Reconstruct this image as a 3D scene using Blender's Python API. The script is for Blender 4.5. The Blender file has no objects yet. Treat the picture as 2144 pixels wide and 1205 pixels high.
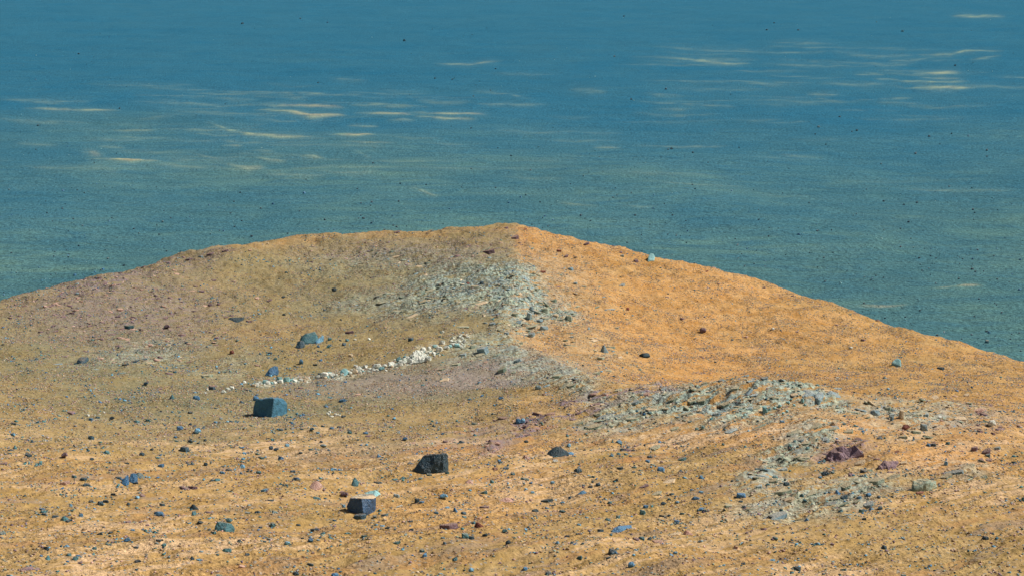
import bpy, bmesh, math, random
import numpy as np
from mathutils import Vector, Matrix, Euler
R = math.radians
# ------------------------------------------------------------------ camera, sky, sun
W0, H0, FPX = 2144.0, 1205.0, 3619.0
PITCH = R(11.74)
scene = bpy.context.scene
C = scene.collection
cam_d = bpy.data.cameras.new('camera'); cam = bpy.data.objects.new('camera', cam_d); C.objects.link(cam)
cam_d.sensor_fit = 'HORIZONTAL'; cam_d.sensor_width = 36.0
cam_d.lens = 36.0 * FPX / W0
cam_d.clip_start = 0.1; cam_d.clip_end = 60000
cam.location = (0, 0, 0); cam.rotation_euler = (R(90) - PITCH, 0, 0)
scene.camera = cam

SUN_AZ = R(76)      # clockwise from +Y: from the right, a little beyond
SUN_EL = R(47)
world = bpy.data.worlds.new('World'); scene.world = world; world.use_nodes = True
wn = world.node_tree; bg = wn.nodes['Background']
sky = wn.nodes.new('ShaderNodeTexSky'); sky.sky_type = 'NISHITA'; sky.sun_disc = False
sky.sun_elevation = SUN_EL; sky.sun_rotation = SUN_AZ
sky.dust_density = 3.0
wn.links.new(sky.outputs[0], bg.inputs[0]); bg.inputs[1].default_value = 0.05
sun_d = bpy.data.lights.new('sun', 'SUN'); sun = bpy.data.objects.new('sun', sun_d); C.objects.link(sun)
sun_d.energy = 5.0; sun_d.angle = R(0.5); sun_d.color = (1.0, 0.95, 0.88)
tosun = Vector((math.sin(SUN_AZ) * math.cos(SUN_EL), math.cos(SUN_AZ) * math.cos(SUN_EL), math.sin(SUN_EL)))
sun.rotation_euler = tosun.to_track_quat('Z', 'Y').to_euler()
scene.view_settings.view_transform = 'Standard'; scene.view_settings.look = 'None'
scene.view_settings.gamma = 1.0; scene.view_settings.exposure = -0.18
HAZE = 0.00006
scene.cycles.volume_bounces = 0
scene.cycles.max_bounces = 4
scene.cycles.transparent_max_bounces = 4

rng = np.random.default_rng(11)
random.seed(11)
cP, sP = math.cos(PITCH), math.sin(PITCH)

# ------------------------------------------------------------------ helpers
def ray(px, py):
    a = (np.asarray(px, float) - W0/2)/FPX; b = (H0/2 - np.asarray(py, float))/FPX
    return a, cP + b*sP, -sP + b*cP            # world direction
def unproj(px, py, Y):
    a, dy, dz = ray(px, py); t = Y/dy
    return a*t, Y, dz*t
def project(x, y, z):
    fwd = y*cP - z*sP; up = y*sP + z*cP
    fwd = np.maximum(fwd, 1e-3)
    return W0/2 + FPX*x/fwd, H0/2 - FPX*up/fwd

def _hash(ix, iy, seed):
    h = (ix*374761393 + iy*668265263 + seed*1442695041) & 0xFFFFFFFF
    h = ((h ^ (h >> 13))*1274126177) & 0xFFFFFFFF
    return (h ^ (h >> 16)) & 0xFFFFFFFF
def perlin(x, y, seed=0):
    x = np.asarray(x, float); y = np.asarray(y, float)
    x0 = np.floor(x).astype(np.int64); y0 = np.floor(y).astype(np.int64)
    fx = x-x0; fy = y-y0
    u = fx*fx*fx*(fx*(fx*6-15)+10); v = fy*fy*fy*(fy*(fy*6-15)+10)
    def g(ix, iy, dx, dy):
        a = _hash(ix, iy, seed)*(2*math.pi/4294967296.0)
        return np.cos(a)*dx + np.sin(a)*dy
    n00 = g(x0, y0, fx, fy); n10 = g(x0+1, y0, fx-1, fy)
    n01 = g(x0, y0+1, fx, fy-1); n11 = g(x0+1, y0+1, fx-1, fy-1)
    return ((n00*(1-u)+n10*u)*(1-v) + (n01*(1-u)+n11*u)*v)*1.5
def fbm(x, y, octs=4, seed=0, gain=0.5):
    s = 0; a = 1
    for o in range(octs):
        s = s + a*perlin(x*2**o + 17.3*o, y*2**o - 9.1*o, seed+o); a *= gain
    return s
def sstep(a, b, x):
    t = np.clip((x-a)/(b-a), 0, 1); return t*t*(3-2*t)

# ------------------------------------------------------------------ shape of the hill
# (px, py, distance) read off the photograph; turned into 3D points and fitted by a thin-plate surface
SKY = [(-500, 745, 40), (-200, 675, 44), (135, 597, 50), (300, 557, 53), (470, 520, 56), (640, 494, 58), (740, 491, 59), (860, 483, 60), (1000, 480, 61), (1062, 474, 60),
       (1150, 486, 60.5), (1230, 510, 61), (1400, 545, 61), (1560, 583, 59), (1700, 630, 57), (1850, 677, 54), (2000, 722, 51.5), (2140, 760, 49.5), (2400, 835, 46), (2750, 935, 43)]
PTS = SKY + [
 # left flank and foreground, row by row
 (-300, 800, 31), (150, 800, 33), (400, 790, 34.5), (600, 790, 35.5), (800, 765, 36), (930, 745, 36.5),
 (150, 700, 41), (400, 680, 43.5), (600, 690, 43.5), (800, 690, 42.5), (920, 680, 42),
 (200, 640, 46), (450, 590, 51), (700, 590, 51.5), (880, 590, 50.5), (700, 535, 56), (940, 530, 56),
 (1075, 540, 53.5), (1085, 600, 48.5), (1060, 655, 44.5), (1035, 710, 40.5), (1130, 765, 36), (1180, 785, 34),
 (1250, 803, 31.5), (1400, 802, 30.3), (1560, 786, 29.3), (1690, 818, 28.4), (1800, 842, 27.6), (1950, 862, 27.4),
 # bowl and right slope
 (1250, 790, 34.5), (1400, 786, 38.5), (1560, 772, 41), (1700, 800, 37.5), (1850, 822, 33.5),
 (1180, 560, 54.5), (1300, 600, 52.5), (1200, 640, 48), (1200, 710, 41.5), (1400, 640, 51), (1400, 720, 45), (1600, 680, 49), (1600, 740, 44),
 (1800, 720, 46.5), (1800, 780, 40), (2000, 790, 40.5), (2150, 820, 36), (2100, 860, 30.5), (2400, 900, 32), (2500, 1000, 24),
 # foreground
 (-300, 1000, 20.5), (100, 900, 26), (350, 880, 28), (600, 870, 29), (850, 850, 30), (1050, 840, 30.5), (1150, 830, 31),
 (100, 1000, 21.5), (400, 1000, 22), (700, 1000, 22), (1000, 980, 23), (1200, 920, 26), (1400, 900, 26.5), (1600, 880, 26.5), (1300, 860, 28.3), (1480, 840, 28.4),
 (1400, 1000, 22), (1700, 900, 24.6), (1620, 960, 22.6), (1780, 960, 22.4), (1900, 920, 24.2), (2100, 920, 24.2), (2100, 1000, 21.2), (1700, 1040, 20.2),
 (1900, 1040, 20), (-300, 1205, 15), (100, 1150, 17), (500, 1150, 17.2), (900, 1150, 17.3), (1300, 1120, 18), (1700, 1120, 17.8), (2100, 1120, 17.5), (2500, 1205, 15),
 (0, 1300, 14), (1072, 1300, 14), (2144, 1300, 14)]
P3 = [unproj(*p) for p in PTS]
for (px, py, D) in SKY:                                        # the far side of the crest falls away
    x, y, z = unproj(px, py, D)
    for dd, extra in ((5, 1.0), (12, 4.2)):
        k = (D+dd)/D; P3.append((x*k, D+dd, z*k-extra))
for (px, py, D, e) in ((1400, 802, 33.5, .45), (1560, 786, 33.5, .7), (1690, 818, 32, .5)):
    x, y, z = unproj(px, py, D); P3.append((x, y, z-e))
for x in (-12, 0, 12):
    P3.append((x, 2, -2.1)); P3.append((x, 7, -3.7))
P3 = np.array([(float(a), float(b), float(c)) for a, b, c in P3])
def _U(r2): return 0.5*r2*np.log(r2+1e-9)
SC = 20.0
_n = len(P3); _xy = P3[:, :2]/SC
_K = _U(((_xy[:, None]-_xy[None])**2).sum(-1)) + 0.00035*np.eye(_n)
_P = np.c_[np.ones(_n), _xy]
_A = np.zeros((_n+3, _n+3)); _A[:_n, :_n] = _K; _A[:_n, _n:] = _P; _A[_n:, :_n] = _P.T
_w = np.linalg.solve(_A, np.r_[P3[:, 2], 0, 0, 0])
def tps(x, y):
    x = np.asarray(x)/SC; y = np.asarray(y)/SC
    out = _w[_n] + _w[_n+1]*x + _w[_n+2]*y
    for i in range(_n):
        out = out + _w[i]*_U((x-_xy[i, 0])**2 + (y-_xy[i, 1])**2)
    return out
_su = np.array([unproj(p[0], p[1], p[2])[0]/p[2] for p in SKY], float); _sd = np.array([p[2] for p in SKY], float)

# regions of the hill, as soft masks on the ground (evaluated at the ground point's bearing and dip)
def seg_mask(px, py, pts, w):
    best = np.full(np.shape(px), 1e9)
    for (x0, y0), (x1, y1) in zip(pts[:-1], pts[1:]):
        dx, dy = x1-x0, y1-y0; t = np.clip(((px-x0)*dx+(py-y0)*dy)/(dx*dx+dy*dy), 0, 1)
        best = np.minimum(best, np.hypot(px-x0-t*dx, (py-y0-t*dy)))
    return np.exp(-(best/w)**2)
def ell(px, py, cx, cy, rx, ry, tilt=0):
    c, s = math.cos(R(tilt)), math.sin(R(tilt)); dx = px-cx; dy = py-cy
    a = (dx*c+dy*s)/rx; b = (-dx*s+dy*c)/ry
    return np.exp(-(a*a+b*b)**1.5)
def regions(x, y, z):
    px, py = project(x, y, z)
    wx = np.asarray(x, float)*.9; wy = np.asarray(y, float)*.9; dmp = np.clip(30/np.maximum(y, 5), .4, 1.6)
    px = px + 34*dmp*fbm(wx, wy, 4, 501, .6); py = py + 9*dmp*fbm(wx, wy, 4, 511, .6)
    m = {}
    front = (y < 33)
    m['plate'] = np.clip(ell(px, py, 950, 612, 130, 48, -8) + 0.9*ell(px, py, 1075, 640, 60, 70)*(y > 33) + .65*seg_mask(px, py, [(1060, 620), (1130, 665), (1180, 660)], 28)*(y > 34)
                    + .75*seg_mask(px, py, [(960, 735), (1040, 735), (1100, 780), (1180, 800), (1250, 830)], 26)
                    + front*(1.2*ell(px, py, 1560, 845, 150, 48, -8) + .9*ell(px, py, 1360, 850, 150, 42, -18))
                    + .8*ell(px, py, 1700, 830, 120, 16, 15)*front + .9*seg_mask(px, py, [(1720, 905), (1650, 940), (1600, 1000)], 28)*front
                    + .8*ell(px, py, 1730, 1040, 170, 40, -10) + .75*ell(px, py, 1930, 868, 150, 28, 6)*front + .3*ell(px, py, 1880, 900, 70, 30)*front + .35*ell(px, py, 760, 640, 110, 22)
                    + .5*ell(px, py, 300, 742, 130, 32, -8) + .33*ell(px, py, 1150, 620, 100, 90)*(y > 33) + .25*ell(px, py, 1230, 740, 90, 45)*(y > 33) + .3*ell(px, py, 850, 545, 220, 30) + .35*ell(px, py, 480, 770, 70, 20, -20)
                    + .5*ell(px, py, 2030, 985, 70, 18, 5)*front, 0, 1)
    m['purple'] = np.clip(front*(.95*seg_mask(px, py, [(1030, 935), (1110, 890), (1250, 838), (1400, 806)], 11) + .9*ell(px, py, 1775, 945, 60, 20) + .4*ell(px, py, 1000, 905, 140, 20, -15))
                     + .5*seg_mask(px, py, [(135, 610), (300, 570), (470, 530)], 16)*(y > 30) + .45*ell(px, py, 850, 525, 230, 26)
                     + .62*ell(px, py, 260, 650, 240, 75) + .25*ell(px, py, 1060, 500, 60, 22) + .25*ell(px, py, 2050, 880, 90, 40), 0, 1)
    rightside = sstep(1050, 1110, px + (py-560)*0.1)*(y > 33)
    m['orange'] = np.clip(.3*ell(px, py, 1900, 930, 260, 60)*front + .95*rightside*(1-.35*sstep(1450, 1900, px)) + .75*ell(px, py, 1980, 960, 120, 26)*front + .5*ell(px, py, 1650, 900, 300, 22, -4)*front
                     + .5*ell(px, py, 1050, 930, 140, 22, -6) + .45*ell(px, py, 950, 1060, 260, 60, -5) + .35*ell(px, py, 500, 700, 260, 30, -8)
                     + .7*seg_mask(px, py, [(470, 522), (640, 496), (860, 486), (1000, 483), (1150, 490)], 7) + .35*front*sstep(1100, 1500, px)*sstep(960, 880, py)
                     + .25*front + .5*ell(px, py, 660, 830, 70, 12), 0, 1)
    m['grey'] = np.clip(.5*ell(px, py, 1000, 790, 150, 30) + .45*(px < 1080)*sstep(980, 900, py) + .9*ell(px, py, 880, 800, 330, 42, -3) + .55*ell(px, py, 450, 850, 300, 60) + .5*ell(px, py, 850, 600, 300, 90)*(y > 33)
                   + .55*ell(px, py, 200, 720, 260, 110) + .3*ell(px, py, 250, 560, 300, 60), 0, 1)
    m['mauve'] = np.clip(.9*ell(px, py, 900, 800, 260, 30, -3) + .7*ell(px, py, 1010, 780, 110, 30) + .22*ell(px, py, 220, 640, 200, 80) + .35*ell(px, py, 760, 940, 200, 14, -6), 0, 1)
    m['streak'] = np.clip(front*(sstep(860, 920, py)*.75 + .7*ell(px, py, 1300, 900, 350, 60)), 0, 1)
    return m, px, py
SPUR = [tuple(float(v) for v in unproj(*q)[:2]) for q in ((1062, 474, 60), (1085, 560, 52), (1070, 640, 45), (1036, 710, 40.3), (1130, 768, 36), (1200, 792, 33))]
def seg_d(x, y, pts):
    best = np.full(np.shape(x), 1e9)
    for (x0, y0), (x1, y1) in zip(pts[:-1], pts[1:]):
        dx, dy = x1-x0, y1-y0; t = np.clip(((x-x0)*dx+(y-y0)*dy)/(dx*dx+dy*dy), 0, 1)
        best = np.minimum(best, np.hypot(x-x0-t*dx, y-y0-t*dy))
    return best
# strike of the beds in plan
SK = R(38); cS, sS = math.cos(SK), math.sin(SK)
def detail(x, y, m):
    a = x*cS + y*sS; b = -x*sS + y*cS
    crest = .26*np.exp(-(seg_d(x, y, SPUR)+.12*perlin(x/.8, y/.8, 88))/.9)*(1-.85*sstep(50, 58, y))
    far = sstep(30, 55, y)
    n = .10*fbm(x/3.2, y/3.2, 3, 5) + .030*fbm(x/.6, y/.6, 3, 9) + .011*fbm(x/.14, y/.14, 2, 13)
    n = n + crest
    st = fbm(a/2.2, b/.42, 3, 21); ter = np.abs(perlin(a/1.3+3, b/.30, 31))
    n = n + m['streak']*(.040*st - .055*ter - .02*np.abs(perlin(a/.5, b/.14, 33)))
    pl = m['plate']
    n = n + pl*(.09*fbm(a/1.3, b/.38, 4, 41, .55) + .08*(.5-np.abs(fbm(a/.9, b/.22, 3, 47))) + .05*np.floor(3*fbm(a/1.6, b/.5, 2, 49))/3)
    n = n + m['purple']*.07*fbm(a/.8, b/.25, 3, 61, .6)
    n = n + far*(.10*fbm(x/2.6, y/2.6, 5, 75, .66)+.03*fbm(x/.8, y/.8, 2, 73))
    n = n - m['orange']*far*0.0
    return n

# ------------------------------------------------------------------ materials
def new_mat(name):
    m = bpy.data.materials.new(name); m.use_nodes = True
    nt = m.node_tree; b = nt.nodes['Principled BSDF']; b.inputs['Roughness'].default_value = .9
    b.inputs['Specular IOR Level'].default_value = .25
    return m, nt, b
def N(nt, t, **kw):
    n = nt.nodes.new(t)
    for k, v in kw.items(): setattr(n, k, v)
    return n
def L(nt, a, b): nt.links.new(a, b)
def val(nt, op, a, b=None, clamp=False):
    n = N(nt, 'ShaderNodeMath', operation=op, use_clamp=clamp)
    for i, v in enumerate((a, b)):
        if v is None: continue
        if isinstance(v, (int, float)): n.inputs[i].default_value = v
        else: L(nt, v, n.inputs[i])
    return n.outputs[0]
def mixc(nt, fac, a, b, blend='MIX'):
    n = N(nt, 'ShaderNodeMix', data_type='RGBA', blend_type=blend)
    for i, v in ((0, fac), (6, a), (7, b)):
        if isinstance(v, (int, float)): n.inputs[i].default_value = v
        elif isinstance(v, tuple): n.inputs[i].default_value = (*v, 1)
        else: L(nt, v, n.inputs[i])
    return n.outputs[2]
def noise(nt, vec, scale, detail=3, rough=.55, w=None):
    n = N(nt, 'ShaderNodeTexNoise'); n.inputs['Scale'].default_value = scale
    n.inputs['Detail'].default_value = detail; n.inputs['Roughness'].default_value = rough
    if vec is not None: L(nt, vec, n.inputs['Vector'])
    return n
def ramp(nt, v, lo, hi, a=0., b=1.):
    n = N(nt, 'ShaderNodeMapRange', clamp=True); L(nt, v, n.inputs[0])
    n.inputs[1].default_value = lo; n.inputs[2].default_value = hi; n.inputs[3].default_value = a; n.inputs[4].default_value = b
    return n.outputs[0]
def attr(nt, name): return N(nt, 'ShaderNodeAttribute', attribute_name=name).outputs['Fac']

def hill_material():
    m, nt, b = new_mat('hill_sand')
    geo = N(nt, 'ShaderNodeNewGeometry').outputs['Position']
    rot = N(nt, 'ShaderNodeMapping', vector_type='TEXTURE'); rot.inputs['Rotation'].default_value = (0, 0, SK)
    L(nt, geo, rot.inputs[0])
    st = N(nt, 'ShaderNodeMapping'); st.inputs['Scale'].default_value = (.20, 1.15, .8); L(nt, rot.outputs[0], st.inputs[0])
    big = noise(nt, geo, .35, 4).outputs[0]
    mid = noise(nt, geo, 1.6, 4, .65).outputs[0]
    fine = noise(nt, geo, 11, 3, .7).outputs[0]
    vfine = noise(nt, geo, 38, 2, .7).outputs[0]
    strk = noise(nt, st.outputs[0], 1.7, 7, .68).outputs[0]
    st_b = N(nt, 'ShaderNodeMapping'); st_b.inputs['Scale'].default_value = (.33, 2.4, 1.6); L(nt, rot.outputs[0], st_b.inputs[0])
    strk2 = noise(nt, st_b.outputs[0], 4.0, 4, .65).outputs[0]
    tan = mixc(nt, ramp(nt, mid, .35, .65), (.36, .245, .085), (.47, .33, .14))
    org = mixc(nt, ramp(nt, mid, .35, .65), (.55, .275, .080), (.64, .38, .155))
    of = val(nt, 'ADD', attr(nt, 'orange'), val(nt, 'MULTIPLY', val(nt, 'SUBTRACT', big, .5), 1.1), True)
    col = mixc(nt, of, tan, org)
    gf = val(nt, 'MULTIPLY', attr(nt, 'grey'), ramp(nt, mid, .3, .6, .45, 1.0))
    col = mixc(nt, gf, col, (.255, .235, .135))
    col = mixc(nt, val(nt, 'MULTIPLY', attr(nt, 'mauve'), ramp(nt, mid, .3, .6, .5, 1.)), col, (.335, .275, .235))
    # pale and orange bedding streaks
    sm = attr(nt, 'streak')
    pf = val(nt, 'MULTIPLY', val(nt, 'MULTIPLY', sm, ramp(nt, big, .42, .56, .25, 1.)), val(nt, 'MULTIPLY', ramp(nt, strk, .495, .55), ramp(nt, strk2, .42, .50)))
    col = mixc(nt, pf, col, (.68, .47, .28))
    pf2 = val(nt, 'MULTIPLY', sm, val(nt, 'MULTIPLY', ramp(nt, strk, .48, .41), .8))
    col = mixc(nt, pf2, col, mixc(nt, ramp(nt, mid, .42, .58), (.33, .25, .19), (.44, .225, .085)))
    # bedrock
    plf = val(nt, 'MULTIPLY', attr(nt, 'plate'), ramp(nt, val(nt, 'ADD', strk2, val(nt, 'MULTIPLY', fine, .5)), .62, .76))
    rock = mixc(nt, ramp(nt, fine, .40, .60), (.13, .185, .155), (.45, .52, .40))
    rock = mixc(nt, val(nt, 'MULTIPLY', ramp(nt, mid, .4, .6), .5), rock, (.30, .38, .42))
    col = mixc(nt, plf, col, rock)
    puf = val(nt, 'MULTIPLY', attr(nt, 'purple'), ramp(nt, val(nt, 'ADD', strk2, val(nt, 'MULTIPLY', fine, .5)), .66, .86))
    col = mixc(nt, puf, col, (.24, .18, .215))
    wf = val(nt, 'MULTIPLY', attr(nt, 'white'), ramp(nt, fine, .35, .6))
    col = mixc(nt, wf, col, (.88, .90, .74))
    # grain
    g = N(nt, 'ShaderNodeTexVoronoi', feature='F1'); g.inputs['Scale'].default_value = 19; L(nt, geo, g.inputs['Vector'])
    gc = N(nt, 'ShaderNodeSeparateColor'); L(nt, g.outputs['Color'], gc.inputs[0])
    spk = val(nt, 'MULTIPLY', ramp(nt, gc.outputs[0], .74, .8), ramp(nt, g.outputs['Distance'], .42, .3))
    ksp = mixc(nt, gc.outputs[1], (.20, .22, .20), (.50, .42, .34))
    col = mixc(nt, val(nt, 'MULTIPLY', spk, .8), col, ksp)
    lum = val(nt, 'ADD', val(nt, 'MULTIPLY', fine, .75), val(nt, 'MULTIPLY', vfine, .55))
    calm = ramp(nt, noise(nt, st.outputs[0], .9, 3).outputs[0], .42, .60, .45, 1.0)
    lumc = val(nt, 'ADD', 1.0, val(nt, 'MULTIPLY', ramp(nt, lum, .42, .88, -.62, .48), calm))
    cc = N(nt, 'ShaderNodeCombineColor')
    for i in range(3): L(nt, lumc, cc.inputs[i])
    col = mixc(nt, 1.0, col, cc.outputs[0], 'MULTIPLY')
    L(nt, col, b.inputs['Base Color'])
    b.inputs['Roughness'].default_value = .95; b.inputs['Specular IOR Level'].default_value = .1
    hgt = val(nt, 'ADD', val(nt, 'MULTIPLY', fine, .8), val(nt, 'ADD', val(nt, 'MULTIPLY', vfine, .35), val(nt, 'MULTIPLY', g.outputs['Distance'], -.35)))
    hgt = val(nt, 'ADD', hgt, val(nt, 'MULTIPLY', sm, strk2))
    bp = N(nt, 'ShaderNodeBump'); bp.inputs['Strength'].default_value = .8; bp.inputs['Distance'].default_value = .07
    hgt = val(nt, 'MULTIPLY', hgt, calm)
    L(nt, hgt, bp.inputs['Height']); L(nt, bp.outputs[0], b.inputs['Normal'])
    return m

def plain_material():
    m, nt, b = new_mat('crater_floor_sand')
    geo = N(nt, 'ShaderNodeNewGeometry').outputs['Position']
    st = N(nt, 'ShaderNodeMapping'); st.inputs['Scale'].default_value = (.012, .03, .03); st.inputs['Rotation'].default_value = (0, 0, R(-6)); L(nt, geo, st.inputs[0])
    n1 = noise(nt, st.outputs[0], 1.0, 8, .68); n1.inputs['Distortion'].default_value = 1.2; n1 = n1.outputs[0]
    st2 = N(nt, 'ShaderNodeMapping'); st2.inputs['Scale'].default_value = (.035, .075, .05); st2.inputs['Rotation'].default_value = (0, 0, R(32)); L(nt, geo, st2.inputs[0])
    n2 = noise(nt, st2.outputs[0], 1.0, 6, .7); n2.inputs['Distortion'].default_value = 1.0; n2 = n2.outputs[0]
    n3 = noise(nt, geo, .7, 3, .7).outputs[0]
    col = mixc(nt, ramp(nt, n1, .35, .65), (.100, .220, .212), (.165, .290, .228))
    col = mixc(nt, val(nt, 'MULTIPLY', ramp(nt, n2, .36, .64), .6), col, (.045, .150, .225))
    n4 = noise(nt, geo, .011, 5, .6).outputs[0]
    col = mixc(nt, ramp(nt, n4, .42, .62, 0, .55), col, (.05, .15, .19))
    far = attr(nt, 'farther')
    col = mixc(nt, val(nt, 'MULTIPLY', ramp(nt, n1, .3, .7, .6, 1.), far), col, (.022, .155, .265))  # bluer with distance: aerial haze painted into the floor colour
    spk = ramp(nt, n3, .3, .7, .60, 1.40)
    cc = N(nt, 'ShaderNodeCombineColor')
    for i in range(3): L(nt, spk, cc.inputs[i])
    col = mixc(nt, 1.0, col, cc.outputs[0], 'MULTIPLY')
    rip = val(nt, 'MULTIPLY', attr(nt, 'ripple'), ramp(nt, n2, .3, .6, .55, 1.), True)
    col = mixc(nt, rip, col, (.42, .52, .33))
    rip2 = val(nt, 'MULTIPLY', attr(nt, 'warm'), ramp(nt, n3, .3, .6, .4, 1.), True)
    col = mixc(nt, rip2, col, (.66, .46, .24))
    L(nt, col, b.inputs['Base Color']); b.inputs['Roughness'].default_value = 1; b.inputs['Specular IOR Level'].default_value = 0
    bp = N(nt, 'ShaderNodeBump'); bp.inputs['Strength'].default_value = .7; bp.inputs['Distance'].default_value = 1.6
    L(nt, val(nt, 'ADD', n3, val(nt, 'MULTIPLY', n2, 2.2)), bp.inputs['Height']); L(nt, bp.outputs[0], b.inputs['Normal'])
    return m

def rock_material(name, c1, c2, rough=.6, spec=.4, dust=0., dustcol=(.62, .40, .20), vary=.25, scale=9):
    m, nt, b = new_mat(name)
    tc = N(nt, 'ShaderNodeNewGeometry').outputs['Position']
    n1 = noise(nt, tc, scale, 4, .6).outputs[0]; n2 = noise(nt, tc, scale*5, 3, .65).outputs[0]
    col = mixc(nt, ramp(nt, n1, .35, .65), c1, c2)
    oi = N(nt, 'ShaderNodeObjectInfo').outputs['Random']
    v = val(nt, 'MULTIPLY', ramp(nt, oi, 0, 1, 1-vary, 1+vary), ramp(nt, n2, .3, .7, .8, 1.2))
    cc = N(nt, 'ShaderNodeCombineColor')
    for i in range(3): L(nt, v, cc.inputs[i])
    col = mixc(nt, 1.0, col, cc.outputs[0], 'MULTIPLY')
    if dust > 0:
        sx = N(nt, 'ShaderNodeSeparateXYZ'); L(nt, N(nt, 'ShaderNodeNewGeometry').outputs['True Normal'], sx.inputs[0])
        f = val(nt, 'MULTIPLY', ramp(nt, sx.outputs[2], .80, .97), val(nt, 'MULTIPLY', ramp(nt, n2, .3, .5), dust))
        col = mixc(nt, f, col, dustcol)
    L(nt, col, b.inputs['Base Color']); b.inputs['Roughness'].default_value = rough; b.inputs['Specular IOR Level'].default_value = spec
    bp = N(nt, 'ShaderNodeBump'); bp.inputs['Strength'].default_value = .8; bp.inputs['Distance'].default_value = .03
    L(nt, val(nt, 'ADD', n2, n1), bp.inputs['Height']); L(nt, bp.outputs[0], b.inputs['Normal'])
    return m
def gravel_material(name, rough=.85):
    m, nt, b = new_mat(name)
    a = N(nt, 'ShaderNodeAttribute', attribute_name='stone_colour')
    n2 = noise(nt, N(nt, 'ShaderNodeNewGeometry').outputs['Position'], 40, 2, .6).outputs[0]
    v = ramp(nt, n2, .3, .7, .75, 1.25); cc = N(nt, 'ShaderNodeCombineColor')
    for i in range(3): L(nt, v, cc.inputs[i])
    L(nt, mixc(nt, 1.0, a.outputs['Color'], cc.outputs[0], 'MULTIPLY'), b.inputs['Base Color']); b.inputs['Roughness'].default_value = rough
    return m

M = {
 'dark': rock_material('dark_basalt', (.018, .062, .095), (.032, .095, .13), .42, .6, .3),
 'black': rock_material('black_basalt', (.014, .035, .05), (.03, .07, .085), .55, .4, .1),
 'bteal': rock_material('pale_faced_basalt', (.05, .20, .33), (.075, .27, .40), .5, .5, .35),
 'teal': rock_material('teal_basalt', (.045, .155, .19), (.085, .225, .24), .5, .5, .4),
 'blue': rock_material('blue_basalt', (.05, .17, .34), (.09, .26, .42), .45, .5, .1),
 'sky': rock_material('light_blue_stone', (.13, .36, .55), (.22, .45, .6), .5, .5, .1),
 'lteal': rock_material('pale_teal_stone', (.24, .50, .52), (.34, .56, .54), .7, .3, .1),
 'purple': rock_material('purple_stone', (.17, .115, .14), (.27, .19, .215), .9, .2, .35),
 'pink': rock_material('pinkish_stone', (.50, .30, .24), (.60, .41, .34), .9, .2, .3),
 'red': rock_material('dark_red_stone', (.20, .07, .055), (.30, .12, .09), .9, .2, .2),
 'white': rock_material('white_rock', (.72, .78, .68), (.86, .84, .74), .9, .2, .1, vary=.12),
 'plate': rock_material('grey_green_plate', (.18, .25, .20), (.42, .47, .36), .9, .2, .5, vary=.3),
 'bplate': rock_material('blue_grey_plate', (.17, .27, .32), (.34, .43, .43), .9, .2, .3, vary=.3),
 'dustdark': rock_material('dust_topped_basalt', (.022, .085, .18), (.035, .125, .27), .38, .8, .6, (.75, .62, .36)),
 'cream': rock_material('cream_slab', (.58, .46, .30), (.72, .58, .40), .9, .2, .3),
}
RGB = {'dark': (.035, .11, .15), 'black': (.02, .05, .065), 'teal': (.09, .24, .25), 'blue': (.07, .2, .38), 'sky': (.16, .4, .56), 'purple': (.27, .185, .22),
       'pink': (.55, .36, .3), 'white': (.8, .8, .7), 'plate': (.29, .35, .27), 'bplate': (.23, .32, .34), 'cream': (.62, .5, .34), 'lteal': (.3, .5, .5), 'red': (.25, .1, .07), 'tan': (.42, .28, .15)}

# ------------------------------------------------------------------ object helpers
def tag(o, label=None, cat=None, group=None, kind=None):
    if label: o['label'] = label
    if cat: o['category'] = cat
    if group: o['group'] = group
    if kind or cat: o['kind'] = kind or 'thing'
    return o
def link_mesh(name, me, mat=None):
    if mat: me.materials.append(mat)
    o = bpy.data.objects.new(name, me); C.objects.link(o); return o
def grid_mesh(name, X, Y, Z):
    r, c = X.shape
    me = bpy.data.meshes.new(name)
    me.vertices.add(r*c)
    me.vertices.foreach_set('co', np.stack([X, Y, Z], -1).astype(np.float32).ravel())
    i = np.arange(r*c).reshape(r, c)
    q = np.stack([i[:-1, :-1], i[:-1, 1:], i[1:, 1:], i[1:, :-1]], -1).reshape(-1, 4)
    me.loops.add(q.size); me.loops.foreach_set('vertex_index', q.ravel().astype(np.int32))
    me.polygons.add(len(q)); me.polygons.foreach_set('loop_start', np.arange(0, q.size, 4, dtype=np.int32))
    me.polygons.foreach_set('loop_total', np.full(len(q), 4, np.int32))
    me.polygons.foreach_set('use_smooth', np.ones(len(q), bool))
    me.update(calc_edges=True); return me
def add_attr(me, name, v):
    a = me.attributes.new(name, 'FLOAT', 'POINT'); a.data.foreach_set('value', np.asarray(v, np.float32).ravel())

# ------------------------------------------------------------------ the hill
us = np.r_[np.linspace(-.85, -.335, 90)[:-1], np.linspace(-.335, .335, 1420), np.linspace(.335, .85, 90)[1:]]
ys = np.r_[np.exp(np.linspace(math.log(2.0), math.log(13.0), 50))[:-1], np.exp(np.linspace(math.log(13.0), math.log(76.0), 960))]
U_, Y_ = np.meshgrid(us, ys)
X_ = U_*Y_
Zs = tps(X_, Y_)
ycut = np.interp(U_, _su, _sd) + 12
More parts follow.
